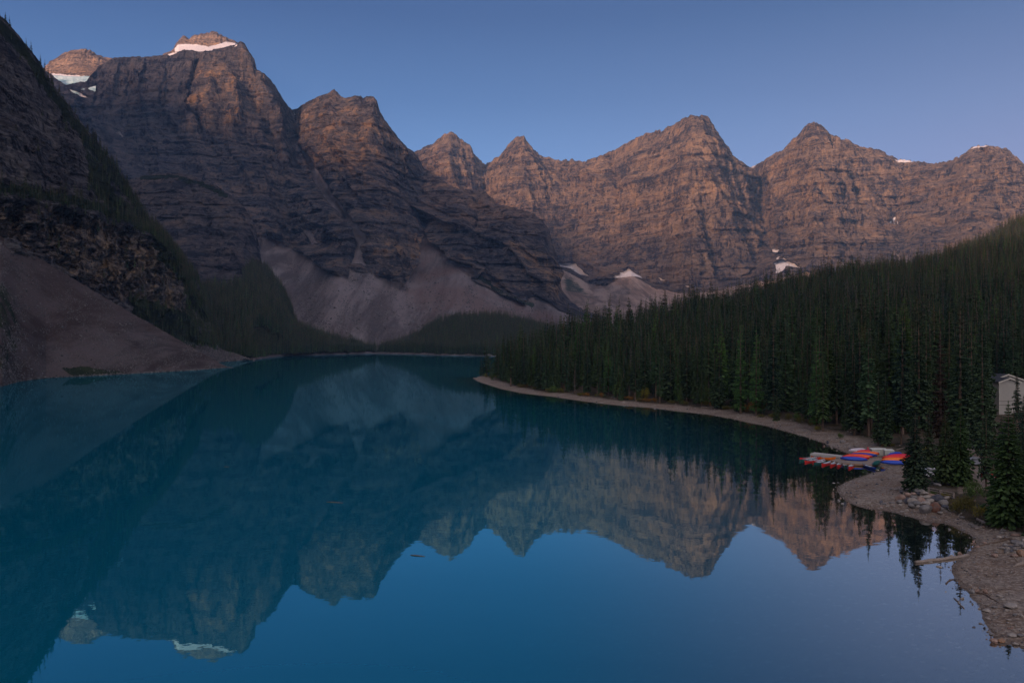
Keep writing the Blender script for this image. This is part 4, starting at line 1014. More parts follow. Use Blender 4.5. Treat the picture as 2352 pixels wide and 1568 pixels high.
rp = [(2040,1035,100,44,'g'),(2010,1075,90,44,'g'),(2250,1115,150,60,'k'),(1975,1150,100,62,'p'),(2060,1140,90,60,'g'),(2260,1180,84,34,'p'),(2285,1235,185,64,'g'),(2335,1270,80,60,'g'),
 (2065,1270,92,62,'g'),(2020,1320,82,52,'p'),(2090,1340,90,52,'g'),(2095,1380,92,62,'g'),(2150,1300,84,44,'d'),(2205,1330,112,82,'g'),(2250,1280,84,44,'g'),(2335,1405,150,130,'o'),(2220,1440,112,72,'k'),(2160,1370,62,52,'d'),(2420,1300,140,90,'g'),(2400,1200,120,70,'p')]
for x, y, w, h, m in rp:
    u, v = zA(x, y)
    lb = 'large ochre brown boulder at the right edge of the beach' if m == 'o' else f'{SN[m]} rock in the heap at the end of the beach log'
    put_stone(u, v, w*.14062*1.05, h*.14062*1.05, m, 'boulder', lb, None if m == 'o' else lb)
nb_ = [(700,603,62,56,'g'),(752,592,52,46,'k'),(836,602,66,60,'k'),(255,308,60,27,'p'),(355,350,62,27,'p'),(938,228,72,36,'k'),(1120,762,132,56,'p'),(855,812,96,30,'p'),(870,892,46,27,'p'),
 (1080,802,36,22,'p'),(935,772,60,25,'g'),(862,745,46,17,'p'),(930,846,42,15,'p'),(1228,750,34,28,'p'),(1090,908,56,20,'p'),(1075,938,40,22,'p'),(945,880,42,20,'p'),(1130,1072,94,40,'p'),(1205,1068,62,42,'g'),
 (930,1127,86,58,'k'),(1018,1127,98,52,'o'),(1156,1152,66,42,'p'),(1222,1168,44,34,'p'),(1150,852,54,32,'g'),(1215,862,44,42,'p'),(785,945,42,18,'g'),(822,985,30,26,'d'),(870,1030,44,16,'g'),(712,982,42,30,'d'),(905,1055,60,22,'g'),(1020,690,60,20,'p'),(1000,660,70,14,'p'),
 (1300,800,60,30,'p'),(1290,950,70,34,'g'),(1330,1100,90,50,'p')]
for x, y, w, h, m in nb_:
    u, v = zB(x, y)
    if y < 330: wh = 'in the shallows beside the floating log' if x < 500 else 'on the beach near the right edge'
    elif y < 660: wh = 'beside the short curved driftwood'
    elif y > 900 and x < 1060: wh = 'at the waterline in the lower right corner'
    else: wh = 'on the gravel in the lower right corner'
    if x > 300 and x < 400 and y < 400: wh = 'in the shallows just below the floating log'
    lb = f"{'broad ' if w > 90 else ('small ' if w < 50 else '')}{SN[m]} stone {wh}"
    put_stone(u, v, w*.21875, h*.21875, m, 'stone', lb, lb)
for (u, v, w, h, m, lab) in [(1937.5,1013,14,9,'g','lone grey boulder on the shore above the canoes'), (2156,1113,21,9,'g','rounded grey boulder behind the wooden fence'), (1916,1109,9,4,'p','pale rock just off the tip of the gravel spit'),
                             (1926,1108,6,3,'g','grey rock in the water by the gravel spit'), (1948,1019,10,5,'p','pale flat stone on the shore behind the white canoe'), (1955,1028,12,5,'g','grey flat stone at the waterline behind the white canoe'),
                             (2017,1079,8,3,'p','pale stone at the end of the small inlet'), (1891,1127,4,2,'p','tiny pale stone alone in the shallows off the spit')]:
    put_stone(u, v, w, h, m, 'boulder' if w > 9 else 'stone', lab)

# ---------------------------------------------------------------- pebbles and scree blocks (uncountable)
def rock_col(name, mats, n=1, sharp=0.9):
    col = bpy.data.collections.new(name)
    for i in range(6):
        me = rock_data(400+i, n, 0.6, sharp); me.materials.append(mats[i % len(mats)])
        for q in me.polygons: q.use_smooth = False
        o = bpy.data.objects.new('stone', me); col.objects.link(o)
    return col
peb_col = rock_col('pebble_kinds', [S_pale, S_grey, S_grey, S_pink, S_dark, S_pale])
S_scree = stone_mat('scree_stone', (0.075, 0.066, 0.068), (0.15, 0.135, 0.135)); S_scree2 = stone_mat('scree_stone_dark', (0.035, 0.032, 0.034), (0.08, 0.072, 0.074))
scr_col = rock_col('scree_kinds', [S_scree, S_scree2, S_scree])
def scatter_rocks(name, P, sizes, col, label):
    o = scatter(name, P, sizes*24.0, col, label); o['category'] = 'stones'
    md = o.data.attributes['sz']; n = len(P)
    md.data.foreach_set('vector', (sizes[:, None]*rng.uniform(0.6, 1.3, (n, 3))*[1, 1, 0.8]).astype(np.float32).ravel())
    o.data.attributes['rot'].data.foreach_set('vector', rng.uniform(0, 6.28, (n, 3)).astype(np.float32).ravel())
    return o
n_ = 110000
dq = np.exp(rng.uniform(math.log(55), math.log(420), n_)); uq = rng.uniform(1150, 2500, n_); xq = (uq-UC)/F*dq
sq = sdg_at(xq, dq)
dens = np.where(sq > 0, np.exp(-((sq-1.2)/1.5)**2)*0.9 + 0.50*(sq < 14), np.exp(sq/6)*0.5)
dens = dens*np.clip(0.8+1.5*fbm(xq/4, dq/4, 1.1, 3), 0.05, 2)*0.55
k_ = (rng.random(n_) < dens) & (sq < 16) & (sq > -22)
xq, dq, sq = xq[k_], dq[k_], sq[k_]
sz_ = np.clip(rng.lognormal(-2.6, 0.6, len(xq)), 0.03, 0.42)*np.clip(dq/110, 0.7, 1.8)
scatter_rocks('pebbles', np.stack([xq, dq, height(xq, dq)+0.02], 1), sz_, peb_col, 'pebbles and cobbles strewn along the beach and shallows')
print('pebbles', len(xq))
P, v_, u_ = on_grid(GT, 16000, lambda U, V, X, Z: (Z > 0.1)*(U > -120)*np.clip(0.5+2*fbm(U/25, V/25, 1.5), 0.05, 2), 8)
scatter_rocks('scree', P, np.clip(rng.lognormal(-1.15, 0.5, len(P)), 0.15, 1.3), scr_col, 'loose grey stones covering the near scree cone')
P, v_, u_ = on_grid(GD, 3500, lambda U, V, X, Z: (Z > 0.1)*poly_mask(U, V, [(400,780),(450,785),(510,800),(590,822),(590,835),(380,850)], 3), 9)
scatter_rocks('scree', P, np.clip(rng.lognormal(-0.3, 0.4, len(P)), 0.3, 2.2), scr_col, 'grey rubble on the small second scree apron at the waterline')
mB = lambda U, V, X, Z: poly_mask(U, V, [(610,560),(740,600),(820,600),(900,665),(965,560),(1080,620),(1250,710),(1250,760),(900,800),(700,740)], 8)*np.clip(sstep(560, 760, V), 0.12, 1)*np.clip(0.4+2*fbm(U/30, V/30, 3.5), 0.05, 2)
P, v_, u_ = on_grid(GB, 9000, mB, 10)
scatter_rocks('scree', P, np.clip(rng.lognormal(0.25, 0.45, len(P)), 0.8, 5), scr_col, 'boulder strewn lower edge of the big scree fans')
# rough stony waterline of the near cone
tq = rng.uniform(-100, 523, 900); vq = np.interp(tq, [-100, 0, 42, 104, 234, 365, 450, 523], [911, 887, 876, 868, 862, 855, 850, 844])
dq = H*F/(vq-VC)+rng.normal(1.0, 1.6, 900); xq = (tq-UC)/F*dq
scatter_rocks('waterline_rocks', np.stack([xq, dq, rng.uniform(-0.2, 0.5, 900)], 1), rng.uniform(0.4, 1.5, 900), scr_col, 'dark rocks lining the water below the scree cone')

# ---------------------------------------------------------------- driftwood
M_drift = wood('driftwood', (0.15, 0.115, 0.095), (0.27, 0.225, 0.20)); M_drift_d = wood('driftwood_wet', (0.075, 0.05, 0.04), (0.15, 0.11, 0.09))
def tube(pts, radii, sides=8):
    pts = [Vector(p) for p in pts]; V, Fc = [], []
    for i, p in enumerate(pts):
        t = (pts[min(i+1, len(pts)-1)]-pts[max(i-1, 0)]).normalized()
        a = t.cross(Vector((0, 0, 1)))
        if a.length < 1e-3: a = Vector((1, 0, 0))
        a.normalize(); b = t.cross(a)
        for k in range(sides):
            w = 6.2832*k/sides; V.append(tuple(p + (a*math.cos(w)+b*math.sin(w))*radii[i]))
    n = len(pts)
    for i in range(n-1):
        for k in range(sides): Fc.append((i*sides+k, i*sides+(k+1) % sides, (i+1)*sides+(k+1) % sides, (i+1)*sides+k))
    Fc.append(tuple(range(sides))[::-1]); Fc.append(tuple((n-1)*sides+k for k in range(sides)))
    return V, Fc
def log(pxs, r0, r1, label, name='driftwood_log', mat=None, stubs=0, zover=None, group=None):
    W = []
    for u, v in pxs:
        x, y, z = ground_at(u, v)
        if z < 0.0: y = (H-0.0)*F/(v-VC); x = (u-UC)/F*y; z = 0.0
        W.append(Vector((x, y, z)))
    P = []; n = 9
    for i in range(n):
        f = i/(n-1)*(len(W)-1); k = min(int(f), len(W)-2); p = W[k].lerp(W[k+1], f-k)
        P.append(p + Vector((rng.normal(0, .03), rng.normal(0, .03), (r0+(r1-r0)*i/(n-1))*0.55 + rng.normal(0, .015))))
    o0 = P[0].copy(); P = [p-o0 for p in P]
    R = [(r0+(r1-r0)*i/(n-1))*float(rng.uniform(0.9, 1.12)) for i in range(n)]
    V, Fc = tube(P, R)
    o = mesh_obj(name, V, Fc, [mat or M_drift]); o.location = o0
    for s in range(stubs):
        i = int(rng.integers(1, n-2)); b = P[i]; dr = Vector((rng.normal(), rng.normal(), abs(rng.normal())+.3)).normalized()
        V, Fc = tube([b, b+dr*R[i]*3, b+dr*R[i]*5+Vector((0, 0, .1))], [R[i]*.35, R[i]*.25, R[i]*.1], 5)
        s_ = mesh_obj('branch_stub', V, Fc, [mat or M_drift], parent=o)
    tag(o, label, 'log', group); return o
log([zB(95,308), zB(380,275), zB(650,238)], 0.17, 0.20, 'long straight pale log lying from the shallows onto the beach', stubs=1)
log([zB(695,152), zB(830,118), zB(960,92), zB(1060,60), zB(1140,85)], 0.07, 0.20, 'long curved dark log rising from the waterline to the rock heap', mat=M_drift_d, stubs=3)
log([zB(408,525), zB(450,490), zB(490,480), zB(525,500)], 0.07, 0.05, 'short arched driftwood branch at the waterline', mat=M_drift_d)
log([zB(740,625), zB(820,640), zB(900,690), zB(970,722)], 0.10, 0.05, 'thin curved driftwood below three stones', mat=M_drift_d, stubs=2)
log([zB(545,480), zB(570,500), zB(600,525)], 0.05, 0.03, 'small forked twig on the beach beside the arched branch', mat=M_drift_d, stubs=2)
log([zB(500,680), zB(550,730), zB(605,785)], 0.07, 0.05, 'pale pole lying in the shallows below the arched branch')
log([zB(1105,350), zB(1170,335), zB(1240,318)], 0.10, 0.30, 'weathered root stump at the right edge of the beach', name='root_stump', stubs=4)
log([zA(1585,862), zA(1660,900), zA(1740,945)], 0.20, 0.17, 'thick short log on the brown beach under the right spruces', stubs=1)
log([zA(1450,1080), zA(1490,1110), zA(1512,1145)], 0.06, 0.05, 'short pale branch at the waterline of the small bay')
log([zA(2090,1045), zA(2150,1030), zA(2190,1020)], 0.05, 0.03, 'thin pale branch by the rocks under the right spruces', stubs=2)
z6 = lambda x, y: (1678.25+x*.2865, 765.6+y*.2865)
z5 = lambda x, y: (1041.25+x*.3125, 643.1+y*.3125)
DW = 'driftwood along the far part of the right shore'
for a, b, r, lab in [((560,755),(640,765),.16,'pale driftwood log on the shore below the bright pine'), ((600,757),(664,782),.14,'slanting driftwood log crossing the pale one below the pine'), ((645,803),(820,806),.18,'long grey driftwood log on the shore left of the lone boulder'),
                     ((925,858),(1022,863),.17,'straight pale log just right of the lone shore boulder'), ((985,905),(1060,925),.15,'pale log on the shore behind the white canoe'), ((1330,935),(1400,915),.15,'pale log behind the blue canoe at the storage boxes'),
                     ((275,725),(330,715),.13,'short driftwood at the bend left of the bright pine')]:
    log([z6(*a), z6(*b)], r, r*.7, lab)
for a, b, r, lab in [((1820,935),(1902,940),.20,'bleached log at the left end of the driftwood tangle'), ((1890,928),(1962,958),.18,'bleached log slanting through the driftwood tangle'), ((1905,965),(1935,930),.12,'short bleached limb standing in the driftwood tangle'),
                     ((1180,868),(1250,872),.22,'pale log on the sand strip below the bright larch'), ((395,800),(470,796),.2,'dark log on the sand near the tip of the point'), ((255,760),(330,745),.2,'dark log lying at the tip of the point')]:
    log([z5(*a), z5(*b)], r, r*.7, lab)
def floater(u0, v0, u1, v1, r, label):
    A = Vector((*shore_pt(u0, v0), 0.02)); B = Vector((*shore_pt(u1, v1), 0.02))
    V, Fc = tube([Vector((0, 0, 0)), (B-A)*0.3+Vector((0, 0, .03)), (B-A)*0.7, (B-A)], [r*.6, r, r, r*.4], 6)
    o = mesh_obj('floating_branch', V, Fc, [M_drift_d]); o.location = A; tag(o, label, 'branch')
floater(750,1152.5,788,1154.5,.08,'thin branch floating in the middle of the lake, the left one')
floater(943,1274.5,976,1277.5,.07,'thin brown branch floating where the sky is mirrored')
floater(514,1072,527,1071.5,.05,'tiny twig floating on the left part of the lake')

# ---------------------------------------------------------------- canoes
CP = dict(red=paint('canoe_red', (0.62, 0.022, 0.018), 0.35), orange=paint('canoe_orange', (0.75, 0.16, 0.010), 0.35), blue=paint('canoe_blue', (0.010, 0.055, 0.42), 0.35),
          green=paint('canoe_green', (0.006, 0.075, 0.065), 0.35), white=paint('canoe_white', (0.50, 0.44, 0.50), 0.45), crimson=paint('canoe_crimson', (0.55, 0.015, 0.05), 0.35), navy=paint('canoe_navy', (0.010, 0.040, 0.30), 0.35))
M_liner = paint('canoe_inside', (0.36, 0.40, 0.46), 0.6); M_trim = paint('canoe_trim', (0.02, 0.02, 0.022), 0.5); M_seat = paint('canoe_seat', (0.62, 0.64, 0.70), 0.6)
def hull_arrays(L=5.2, beam=0.90, inset=0.0, ns=21, nk=9):
    V = []
    for i in range(ns):
        t = -1+2*i/(ns-1); a = abs(t)
        b = (beam/2-inset)*(1-a**2.3)**0.75 + 0.012
        top = 0.36+0.20*a**3.2 - (0.012 if inset else 0); bot = 0.0+0.10*a**5 + inset
        x = t*(L/2-inset*2)*(1-0.02*a)
        for k in range(nk):
            s = -1+2*k/(nk-1); ang = s*math.pi/2
            yy = math.copysign(abs(math.sin(ang))**0.75, s)*b; zz = top-(top-bot)*abs(math.cos(ang))**0.62
            V.append((x + (0.10*t*abs(t)**6)*((zz-bot)/(top-bot)), yy, zz))
    return np.array(V), grid_faces(ns, nk)
hv_, hf_ = hull_arrays(); lv_, lf_ = hull_arrays(inset=0.03)
hull_me = {k: me_of('hull', hv_, hf_, [m]) for k, m in CP.items()}
for m_ in hull_me.values(): m_.polygons.foreach_set('use_smooth', np.ones(len(m_.polygons), bool))
liner_me = me_of('liner', lv_, lf_[:, ::-1].copy(), [M_liner])
def gun():
    V, Fc = [], []; ns = 21
    for side in (0, 8):
        P = [Vector(hv_[i*9+side]) for i in range(ns)]
        v, f = tube([tuple(p) for p in P], [0.022]*ns, 5); n0 = len(V); V += v; Fc += [tuple(q+n0 for q in ff) for ff in f]
    return V, Fc
gun_me = me_of('gunwale', *gun(), [M_trim])
def box_arrays(cx, cy, cz, sx, sy, sz):
    V = [(cx+sx*a, cy+sy*b, cz+sz*c) for a in (-.5, .5) for b in (-.5, .5) for c in (-.5, .5)]
    return V, [(0,1,3,2),(4,6,7,5),(0,4,5,1),(2,3,7,6),(0,2,6,4),(1,5,7,3)]
seat_me = [me_of('seat', *box_arrays(px_, 0, 0.30, 0.30, w_, 0.03), [M_seat]) for px_, w_ in ((-1.55, 0.60), (0.0, 0.84), (1.45, 0.62))]
CN = dict(red='red', orange='orange', blue='blue', green='dark green', white='white', crimson='crimson', navy='dark blue')
def canoe(col, p, q, zb, label, over=False, group=None, roll=0.0, scale=1.0, seats=True):
    """p, q: world ends (x, y); zb: height the keel (or the gunwale when overturned) rests at"""
    p, q = Vector(p), Vector(q); c = (p+q)/2; L = (q-p).length
    e_ = empty('canoe', (c.x, c.y, zb + ((0.45*math.sin(roll)+0.36*math.cos(roll)+0.06)*scale if over else 0)))
    e_.rotation_mode = 'XYZ'
    e_.rotation_euler = ((math.pi if over else 0)+roll, 0, math.atan2(q.y-p.y, q.x-p.x))
    s = max(0.8, min(1.12, L/5.2)); e_.scale = (s, scale, scale)
    for nm, me in [('hull', hull_me[col]), ('liner', liner_me), ('gunwale', gun_me)]:
        o = bpy.data.objects.new(nm, me); C.objects.link(o); o.parent = e_
    if not over:
        for sm in seat_me:
            o = bpy.data.objects.new('seat', sm); C.objects.link(o); o.parent = e_
    tag(e_, label, 'canoe', group); return e_
def zc(x, y, z=0.0):
    u, v = 1806.9+x*.1302, 992.25+y*.1302; d = (H-z)*F/(v-VC); return ((u-UC)/F*d, d)
FL = 'canoes moored side by side at the landing'
moored = [('red',(225,480),(600,460),'red moored canoe farthest out on the lake'), ('green',(222,512),(640,468),'dark green moored canoe at the outer end of the row, second from the left'),
 ('red',(318,535),(672,474),'red moored canoe third from the outer end, just in front of the green one'), ('red',(455,540),(735,488),'red moored canoe fourth from the outer end'),
 ('green',(475,568),(765,510),'dark green moored canoe in the middle of the row'), ('red',(616,585),(835,522),'red moored canoe right of the middle green one'),
 ('red',(772,598),(890,528),'red moored canoe fifth from the shore end'), ('red',(902,612),(962,534),'red moored canoe left of the nearly hidden green one'),
 ('green',(1022,620),(1045,548),'dark green moored canoe second from the shore end'), ('red',(1095,640),(1200,566),'red moored canoe at the shore end of the row'),
]
for col, a, b, lab in moored:
    A, B = Vector(zc(*a)), Vector(zc(*b)); dv = (B-A); dv = dv.normalized()*5.0 if dv.length > 5.6 or dv.length < 4.4 else dv
    canoe(col, A, A+dv, -0.10, lab, group=FL)
canoe('orange', zc(430,452), zc(865,470), -0.08, 'orange canoe moored alone along the narrow pier')
A = Vector(zc(1575,668)); B = Vector(zc(1310,585)); canoe('navy', A, A+(B-A).normalized()*5.2, 0.02, 'dark blue open canoe with its nose on the gravel beside the landing')

# ---- landing stage
M_deck = wood('deck_boards', (0.20, 0.155, 0.13), (0.30, 0.245, 0.215), 0); M_deck_side = wood('deck_beam', (0.24, 0.13, 0.075), (0.33, 0.20, 0.12), 0)
M_pier = wood('pier_boards', (0.33, 0.30, 0.285), (0.44, 0.41, 0.39), 0)
ZD = 0.42
def deck(name, corners, n, mat, side, label, cat, zt=ZD, th=0.28, along=None):
    """boards laid across between two long edges: corners = (left-front, right-front, right-back, left-back)"""
    a, b, c_, d_ = [Vector((*q, 0)) for q in corners]; o0 = (a+b+c_+d_)/4
    e_ = empty(name, (o0.x, o0.y, zt))
    for i in range(n):
        f0, f1 = (i+0.04)/n, (i+0.96)/n
        q = [a.lerp(b, f0), a.lerp(b, f1), d_.lerp(c_, f1), d_.lerp(c_, f0)]
        dz = float(rng.uniform(-.008, .008))
        V = [tuple(p-o0+Vector((0, 0, dz-0.04))) for p in q]+[tuple(p-o0+Vector((0, 0, dz))) for p in q]
        mesh_obj('board', V, [(3,2,1,0),(4,5,6,7),(0,1,5,4),(1,2,6,5),(2,3,7,6),(3,0,4,7)], [mat], smooth=False, parent=e_)
    for p, q in ((a, b), (b, c_), (c_, d_), (d_, a)):
        dv = (q-p).normalized(); nn = Vector((-dv.y, dv.x, 0))*0.06; p2, q2 = p-dv*0.0-nn, q-nn
        V = [tuple(r-o0+Vector((0, 0, z))) for z in (-th-0.045, -0.045) for r in (p2, q2, q2+nn*2, p2+nn*2)]
        mesh_obj('edge_beam', V, [(3,2,1,0),(4,5,6,7),(0,1,5,4),(1,2,6,5),(2,3,7,6),(3,0,4,7)], [side], smooth=False, parent=e_)
    tag(e_, label, cat); return e_
zd = lambda x, y: zc(x, y, ZD)
deck('landing_stage', [zd(1035,545), zd(1500,572), zd(1720,470), zd(1000,432)], 26, M_deck, M_deck_side, 'broad wooden landing stage with overturned canoes on it', 'landing stage')
deck('landing_stage', [zd(770,492), zd(1030,545), zd(998,431), zd(930,455)], 10, M_deck, M_deck_side, 'small outer wooden platform joining the pier to the broad stage', 'landing stage', zt=ZD-0.05)
deck('pier', [zd(415,378), zd(985,432), zd(1010,412), zd(490,355)], 20, M_pier, M_pier, 'narrow pale pier running out beside the orange canoe', 'pier', zt=ZD+0.05, th=0.35)

OV = 'overturned canoes stacked on the landing stage'
stack = [('white',(1075,362),(1430,335),0.5,'white canoe lying behind the overturned red canoes'),
 ('crimson',(1270,378),(1672,396),0.55,'crimson overturned canoe at the back of the stack'), ('red',(1190,402),(1620,420),0.55,'red overturned canoe fifth back from the blue front one'),
 ('orange',(1180,412),(1600,428),0.5,'orange overturned canoe in the middle of the stack'),
 ('navy',(1150,430),(1570,452),0.5,'purple-blue overturned canoe between orange and red ones in the stack'), ('red',(1040,452),(1520,476),0.5,'bright red overturned canoe third from the front of the stack'),
 ('orange',(1010,468),(1460,486),0.45,'orange-red overturned canoe second from the front of the stack'), ('red',(985,476),(1440,500),0.42,'red overturned canoe directly behind the blue front one'),
 ('blue',(958,492),(1410,520),0.40,'bright blue overturned canoe at the front of the landing stage')]
for i, (col, a, b, zz, lab) in enumerate(stack):
    A, B = Vector(zc(*a, ZD)), Vector(zc(*b, ZD)); m = (A+B)/2; dv = (B-A).normalized()*2.6
    canoe(col, m-dv, m+dv, ZD+0.02+(0.10 if 0 < i < 8 else 0), lab, over=(i != 0) or True, group=OV if i else None, roll=0.75)
GR_ = 'overturned canoes on the gravel right of the landing'
for col, a, b, lab, r in [('blue',(1845,462),(2000,440),'dark blue canoe leaning beside the storage box',0.9), ('crimson',(1800,486),(2180,480),'crimson overturned canoe at the back of the gravel group',0.6),
                       ('red',(1705,512),(2110,508),'red overturned canoe on the gravel behind the orange one',0.7), ('orange',(1708,545),(2110,550),'orange overturned canoe on the gravel',0.75),
                       ('blue',(1690,580),(2112,600),'bright blue overturned canoe at the front of the gravel group',0.75), ('green',(1512,600),(1700,535),'dark green overturned canoe across the end of the landing stage',0.6)]:
    zb = height1(*zc(*a, 0.5)); A, B = Vector(zc(*a, max(zb, .2))), Vector(zc(*b, max(zb, .2))); m = (A+B)/2; L = 2.55
    dv = (B-A).normalized()*L
    zb = max(height1(*(m-dv)), height1(*(m+dv)), height1(*m), 0.05)
    canoe(col, m-dv, m+dv, zb+0.02, lab, over=True, group=GR_, roll=r)

# storage boxes on the shore
M_box = paint('box_panel', (0.40, 0.41, 0.37), 0.6); M_lid = paint('box_lid', (0.52, 0.52, 0.48), 0.6); M_post = wood('post_wood', (0.14, 0.09, 0.07), (0.22, 0.15, 0.11), 2)
def storage(x0, x1, yb, yt, depth_m, label):
    A, B = Vector(zc(x0, yb, 0.6)), Vector(zc(x1, yb, 0.6)); w = (B-A).length; h = (yb-yt)*.1302/F*A.y*1.2
    zg = height1((A.x+B.x)/2, A.y)
    e_ = empty('storage_box', ((A.x+B.x)/2, A.y+depth_m/2, zg), -0.10)
    mesh_obj('body', *box_arrays(0, 0, h*0.46, w, depth_m, h*0.92), [M_box], smooth=False, parent=e_)
    V, Fc = box_arrays(0, 0, h*0.98, w+0.10, depth_m+0.12, 0.10)
    V = [(a, b, c+(0.16 if b > 0 else 0)) for a, b, c in V]
    mesh_obj('lid', V, Fc, [M_lid], smooth=False, parent=e_)
    for k in (-1, 0, 1): mesh_obj('batten', *box_arrays(k*w*0.47, -depth_m/2-0.02, h*0.45, 0.06, 0.04, h*0.88), [M_lid], smooth=False, parent=e_)
    tag(e_, label, 'storage box')
storage(1515, 1775, 400, 305, 1.3, 'long pale grey storage box at the back of the landing')
storage(1745, 1900, 432, 330, 1.2, 'nearer pale grey storage box beside the leaning blue canoe')
for x, y, h_ in ((1735, 440, 0.75), (1770, 436, 0.8)):
    A = zc(x, y, 0.6); o = mesh_obj('post', *box_arrays(0, 0, h_/2, 0.14, 0.14, h_), [M_post], smooth=False); o.location = (*A, height1(*A)); tag(o, 'short brown post in front of the storage boxes', 'post', 'short brown posts in front of the storage boxes')
A = zc(1438, 305, 1.0); e_ = empty('marker_post', (*A, height1(*A)))
V, Fc = tube([(0,0,0),(0,0,.4),(-.05,0,.9),(-.10,0,1.25)], [.16,.13,.15,.10], 8); mesh_obj('cover', V, Fc, [CP['crimson']], parent=e_)
V, Fc = tube([(-.10,0,1.2),(-.12,0,1.42)], [.06,.03], 6); mesh_obj('cap', V, Fc, [M_trim], parent=e_)
tag(e_, 'upright red furled cover standing behind the white canoe', 'post')

# ---------------------------------------------------------------- rail fence behind the boulders
M_rail = wood('rail_wood', (0.25, 0.20, 0.175), (0.36, 0.30, 0.265), 0)
def fence_panel(u0, v0, u1, v1, hpx, label):
    A, B = Vector(ground_at(u0, v0)), Vector(ground_at(u1, v1)); h = hpx/F*A.y
    e_ = empty('rail_fence', A); B = B-A; dn = Vector((B.x, B.y, 0)).normalized(); nn = Vector((-dn.y, dn.x, 0))
    def beam(p, q, t, w, nm):
        c_ = (p+q)/2; L = (q-p).length; V, Fc = box_arrays(0, 0, 0, L, t, w); ax = (q-p).normalized(); bz = Vector((0, 0, 1))
        V = [tuple(c_+ax*x_+nn*y_+bz*z_) for x_, y_, z_ in V]; mesh_obj(nm, V, Fc, [M_rail], smooth=False, parent=e_)
    for p in (Vector((0, 0, 0)), B):
        V, Fc = box_arrays(p.x, p.y, p.z+h/2-0.2, 0.16, 0.16, h+0.4); mesh_obj('post', V, Fc, [M_rail], smooth=False, parent=e_)
    for f, w in ((0.93, 0.15), (0.62, 0.09), (0.30, 0.09)):
        beam(dn*0.083+Vector((0, 0, h*f)), B-dn*0.083+Vector((0, 0, h*f)), 0.05, w, 'rail')
    tag(e_, label, 'fence', 'panels of the wooden rail fence')
fence_panel(2133.5, 1134, 2159.5, 1140, 15.5, 'left panel of the pale wooden rail fence behind the boulder heap')
fence_panel(2163, 1140.5, 2190.5, 1146, 15.5, 'right panel of the pale wooden rail fence beside the olive shrub')

# ---------------------------------------------------------------- shrubs
def shrub_mat(name, a, b, tipc):
    t = NT(name); n = t.noise(t.pos(), 1.6, 3); c = t.mix(t.mr(n, 0.35, 0.65), a, b); c = t.mix(t.math('MULTIPLY', t.attr('tip').outputs['Fac'], 0.5), c, tipc)
    return t.done(t.bsdf(c, 0.8, None, 0.15))
SH = dict(olive=shrub_mat('leaves_olive', (0.040, 0.045, 0.012), (0.085, 0.080, 0.020), (0.15, 0.12, 0.03)), orange=shrub_mat('leaves_orange', (0.11, 0.050, 0.014), (0.21, 0.095, 0.022), (0.27, 0.13, 0.03)),
          green=shrub_mat('leaves_green', (0.028, 0.055, 0.016), (0.060, 0.100, 0.026), (0.10, 0.15, 0.04)), yellow=shrub_mat('leaves_yellow', (0.09, 0.085, 0.014), (0.17, 0.15, 0.025), (0.24, 0.20, 0.04)))
SW = dict(olive='olive brown', orange='rusty orange', green='green', yellow='yellow-green')
def shrub_arrays(seed, n=900):
    r = np.random.default_rng(seed); V, Fc, T = [], [], []
    lobes = [(r.normal(0, .45), r.normal(0, .40), r.uniform(.35, .75), r.uniform(.35, .55)) for _ in range(9)]
    for i in range(n):
        lx, ly, lz, lr = lobes[i % 9]; d_ = r.normal(size=3); d_ /= np.linalg.norm(d_); q = lr*r.uniform(0.55, 1.08)
        p = np.array([lx, ly, lz])+d_*q*np.array([1, 1, .85])
        if p[2] < 0.02: p[2] = abs(p[2])
        a = r.normal(size=3); a /= np.linalg.norm(a); b = np.cross(a, d_); b /= (np.linalg.norm(b)+1e-6); s = r.uniform(.035, .085)
        k = len(V); V += [p-a*s, p+b*s*.6, p+a*s, p-b*s*.6]; Fc.append((k, k+1, k+2, k+3)); T += [q/(lr*1.08)]*4
    return np.array(V), np.array(Fc), np.array(T)
shrub_me = {}
for k, m in SH.items():
    for s in range(2):
        V, Fc, T = shrub_arrays(500+s); shrub_me[(k, s)] = me_of('foliage', V, Fc, [m], {'tip': T})
def stems():
    V, Fc = [], []; r = np.random.default_rng(5)
    for i in range(6):
        a = r.uniform(0, 6.28); v, f = tube([(0, 0, -.1), (math.cos(a)*.15, math.sin(a)*.15, .3), (math.cos(a)*.4, math.sin(a)*.35, .7)], [.03, .02, .008], 4); n0 = len(V); V += v; Fc += [tuple(q+n0 for q in g) for g in f]
    return V, Fc
stem_me = me_of('stems', *stems(), [M_bark])
def shrub(u, vb, wpx, hpx, col, label, group=None):
    x, y, z = ground_at(u, vb); w = wpx/F*y*0.5; h = hpx/F*y/1.15
    e_ = empty('shrub', (x, y, z-0.02), float(rng.uniform(0, 6.28))); e_.scale = (w, w, h)
    for nm, me in (('foliage', shrub_me[(col, int(rng.integers(0, 2)))]), ('stems', stem_me)):
        o = bpy.data.objects.new(nm, me); C.objects.link(o); o.parent = e_
    tag(e_, label, 'shrub', group)
shrub(2203, 1178, 46, 44, 'olive', 'big olive brown shrub right of the boulder heap'); shrub(2252, 1190, 40, 38, 'yellow', 'yellow-green shrub below the tall shaggy spruce'); shrub(2226, 1172, 34, 40, 'olive', 'dark olive shrub between the two big shore shrubs')
shrub(2290, 1192, 46, 40, 'green', 'dark green shrub under the shaggy spruce'); shrub(2238, 1145, 44, 40, 'green', 'green shrub behind the olive shrubs beside the path'); shrub(2172, 1142, 18, 13, 'yellow', 'small yellow shrub showing through the right fence panel'); shrub(2145, 1137, 16, 11, 'green', 'small green shrub showing through the left fence panel')
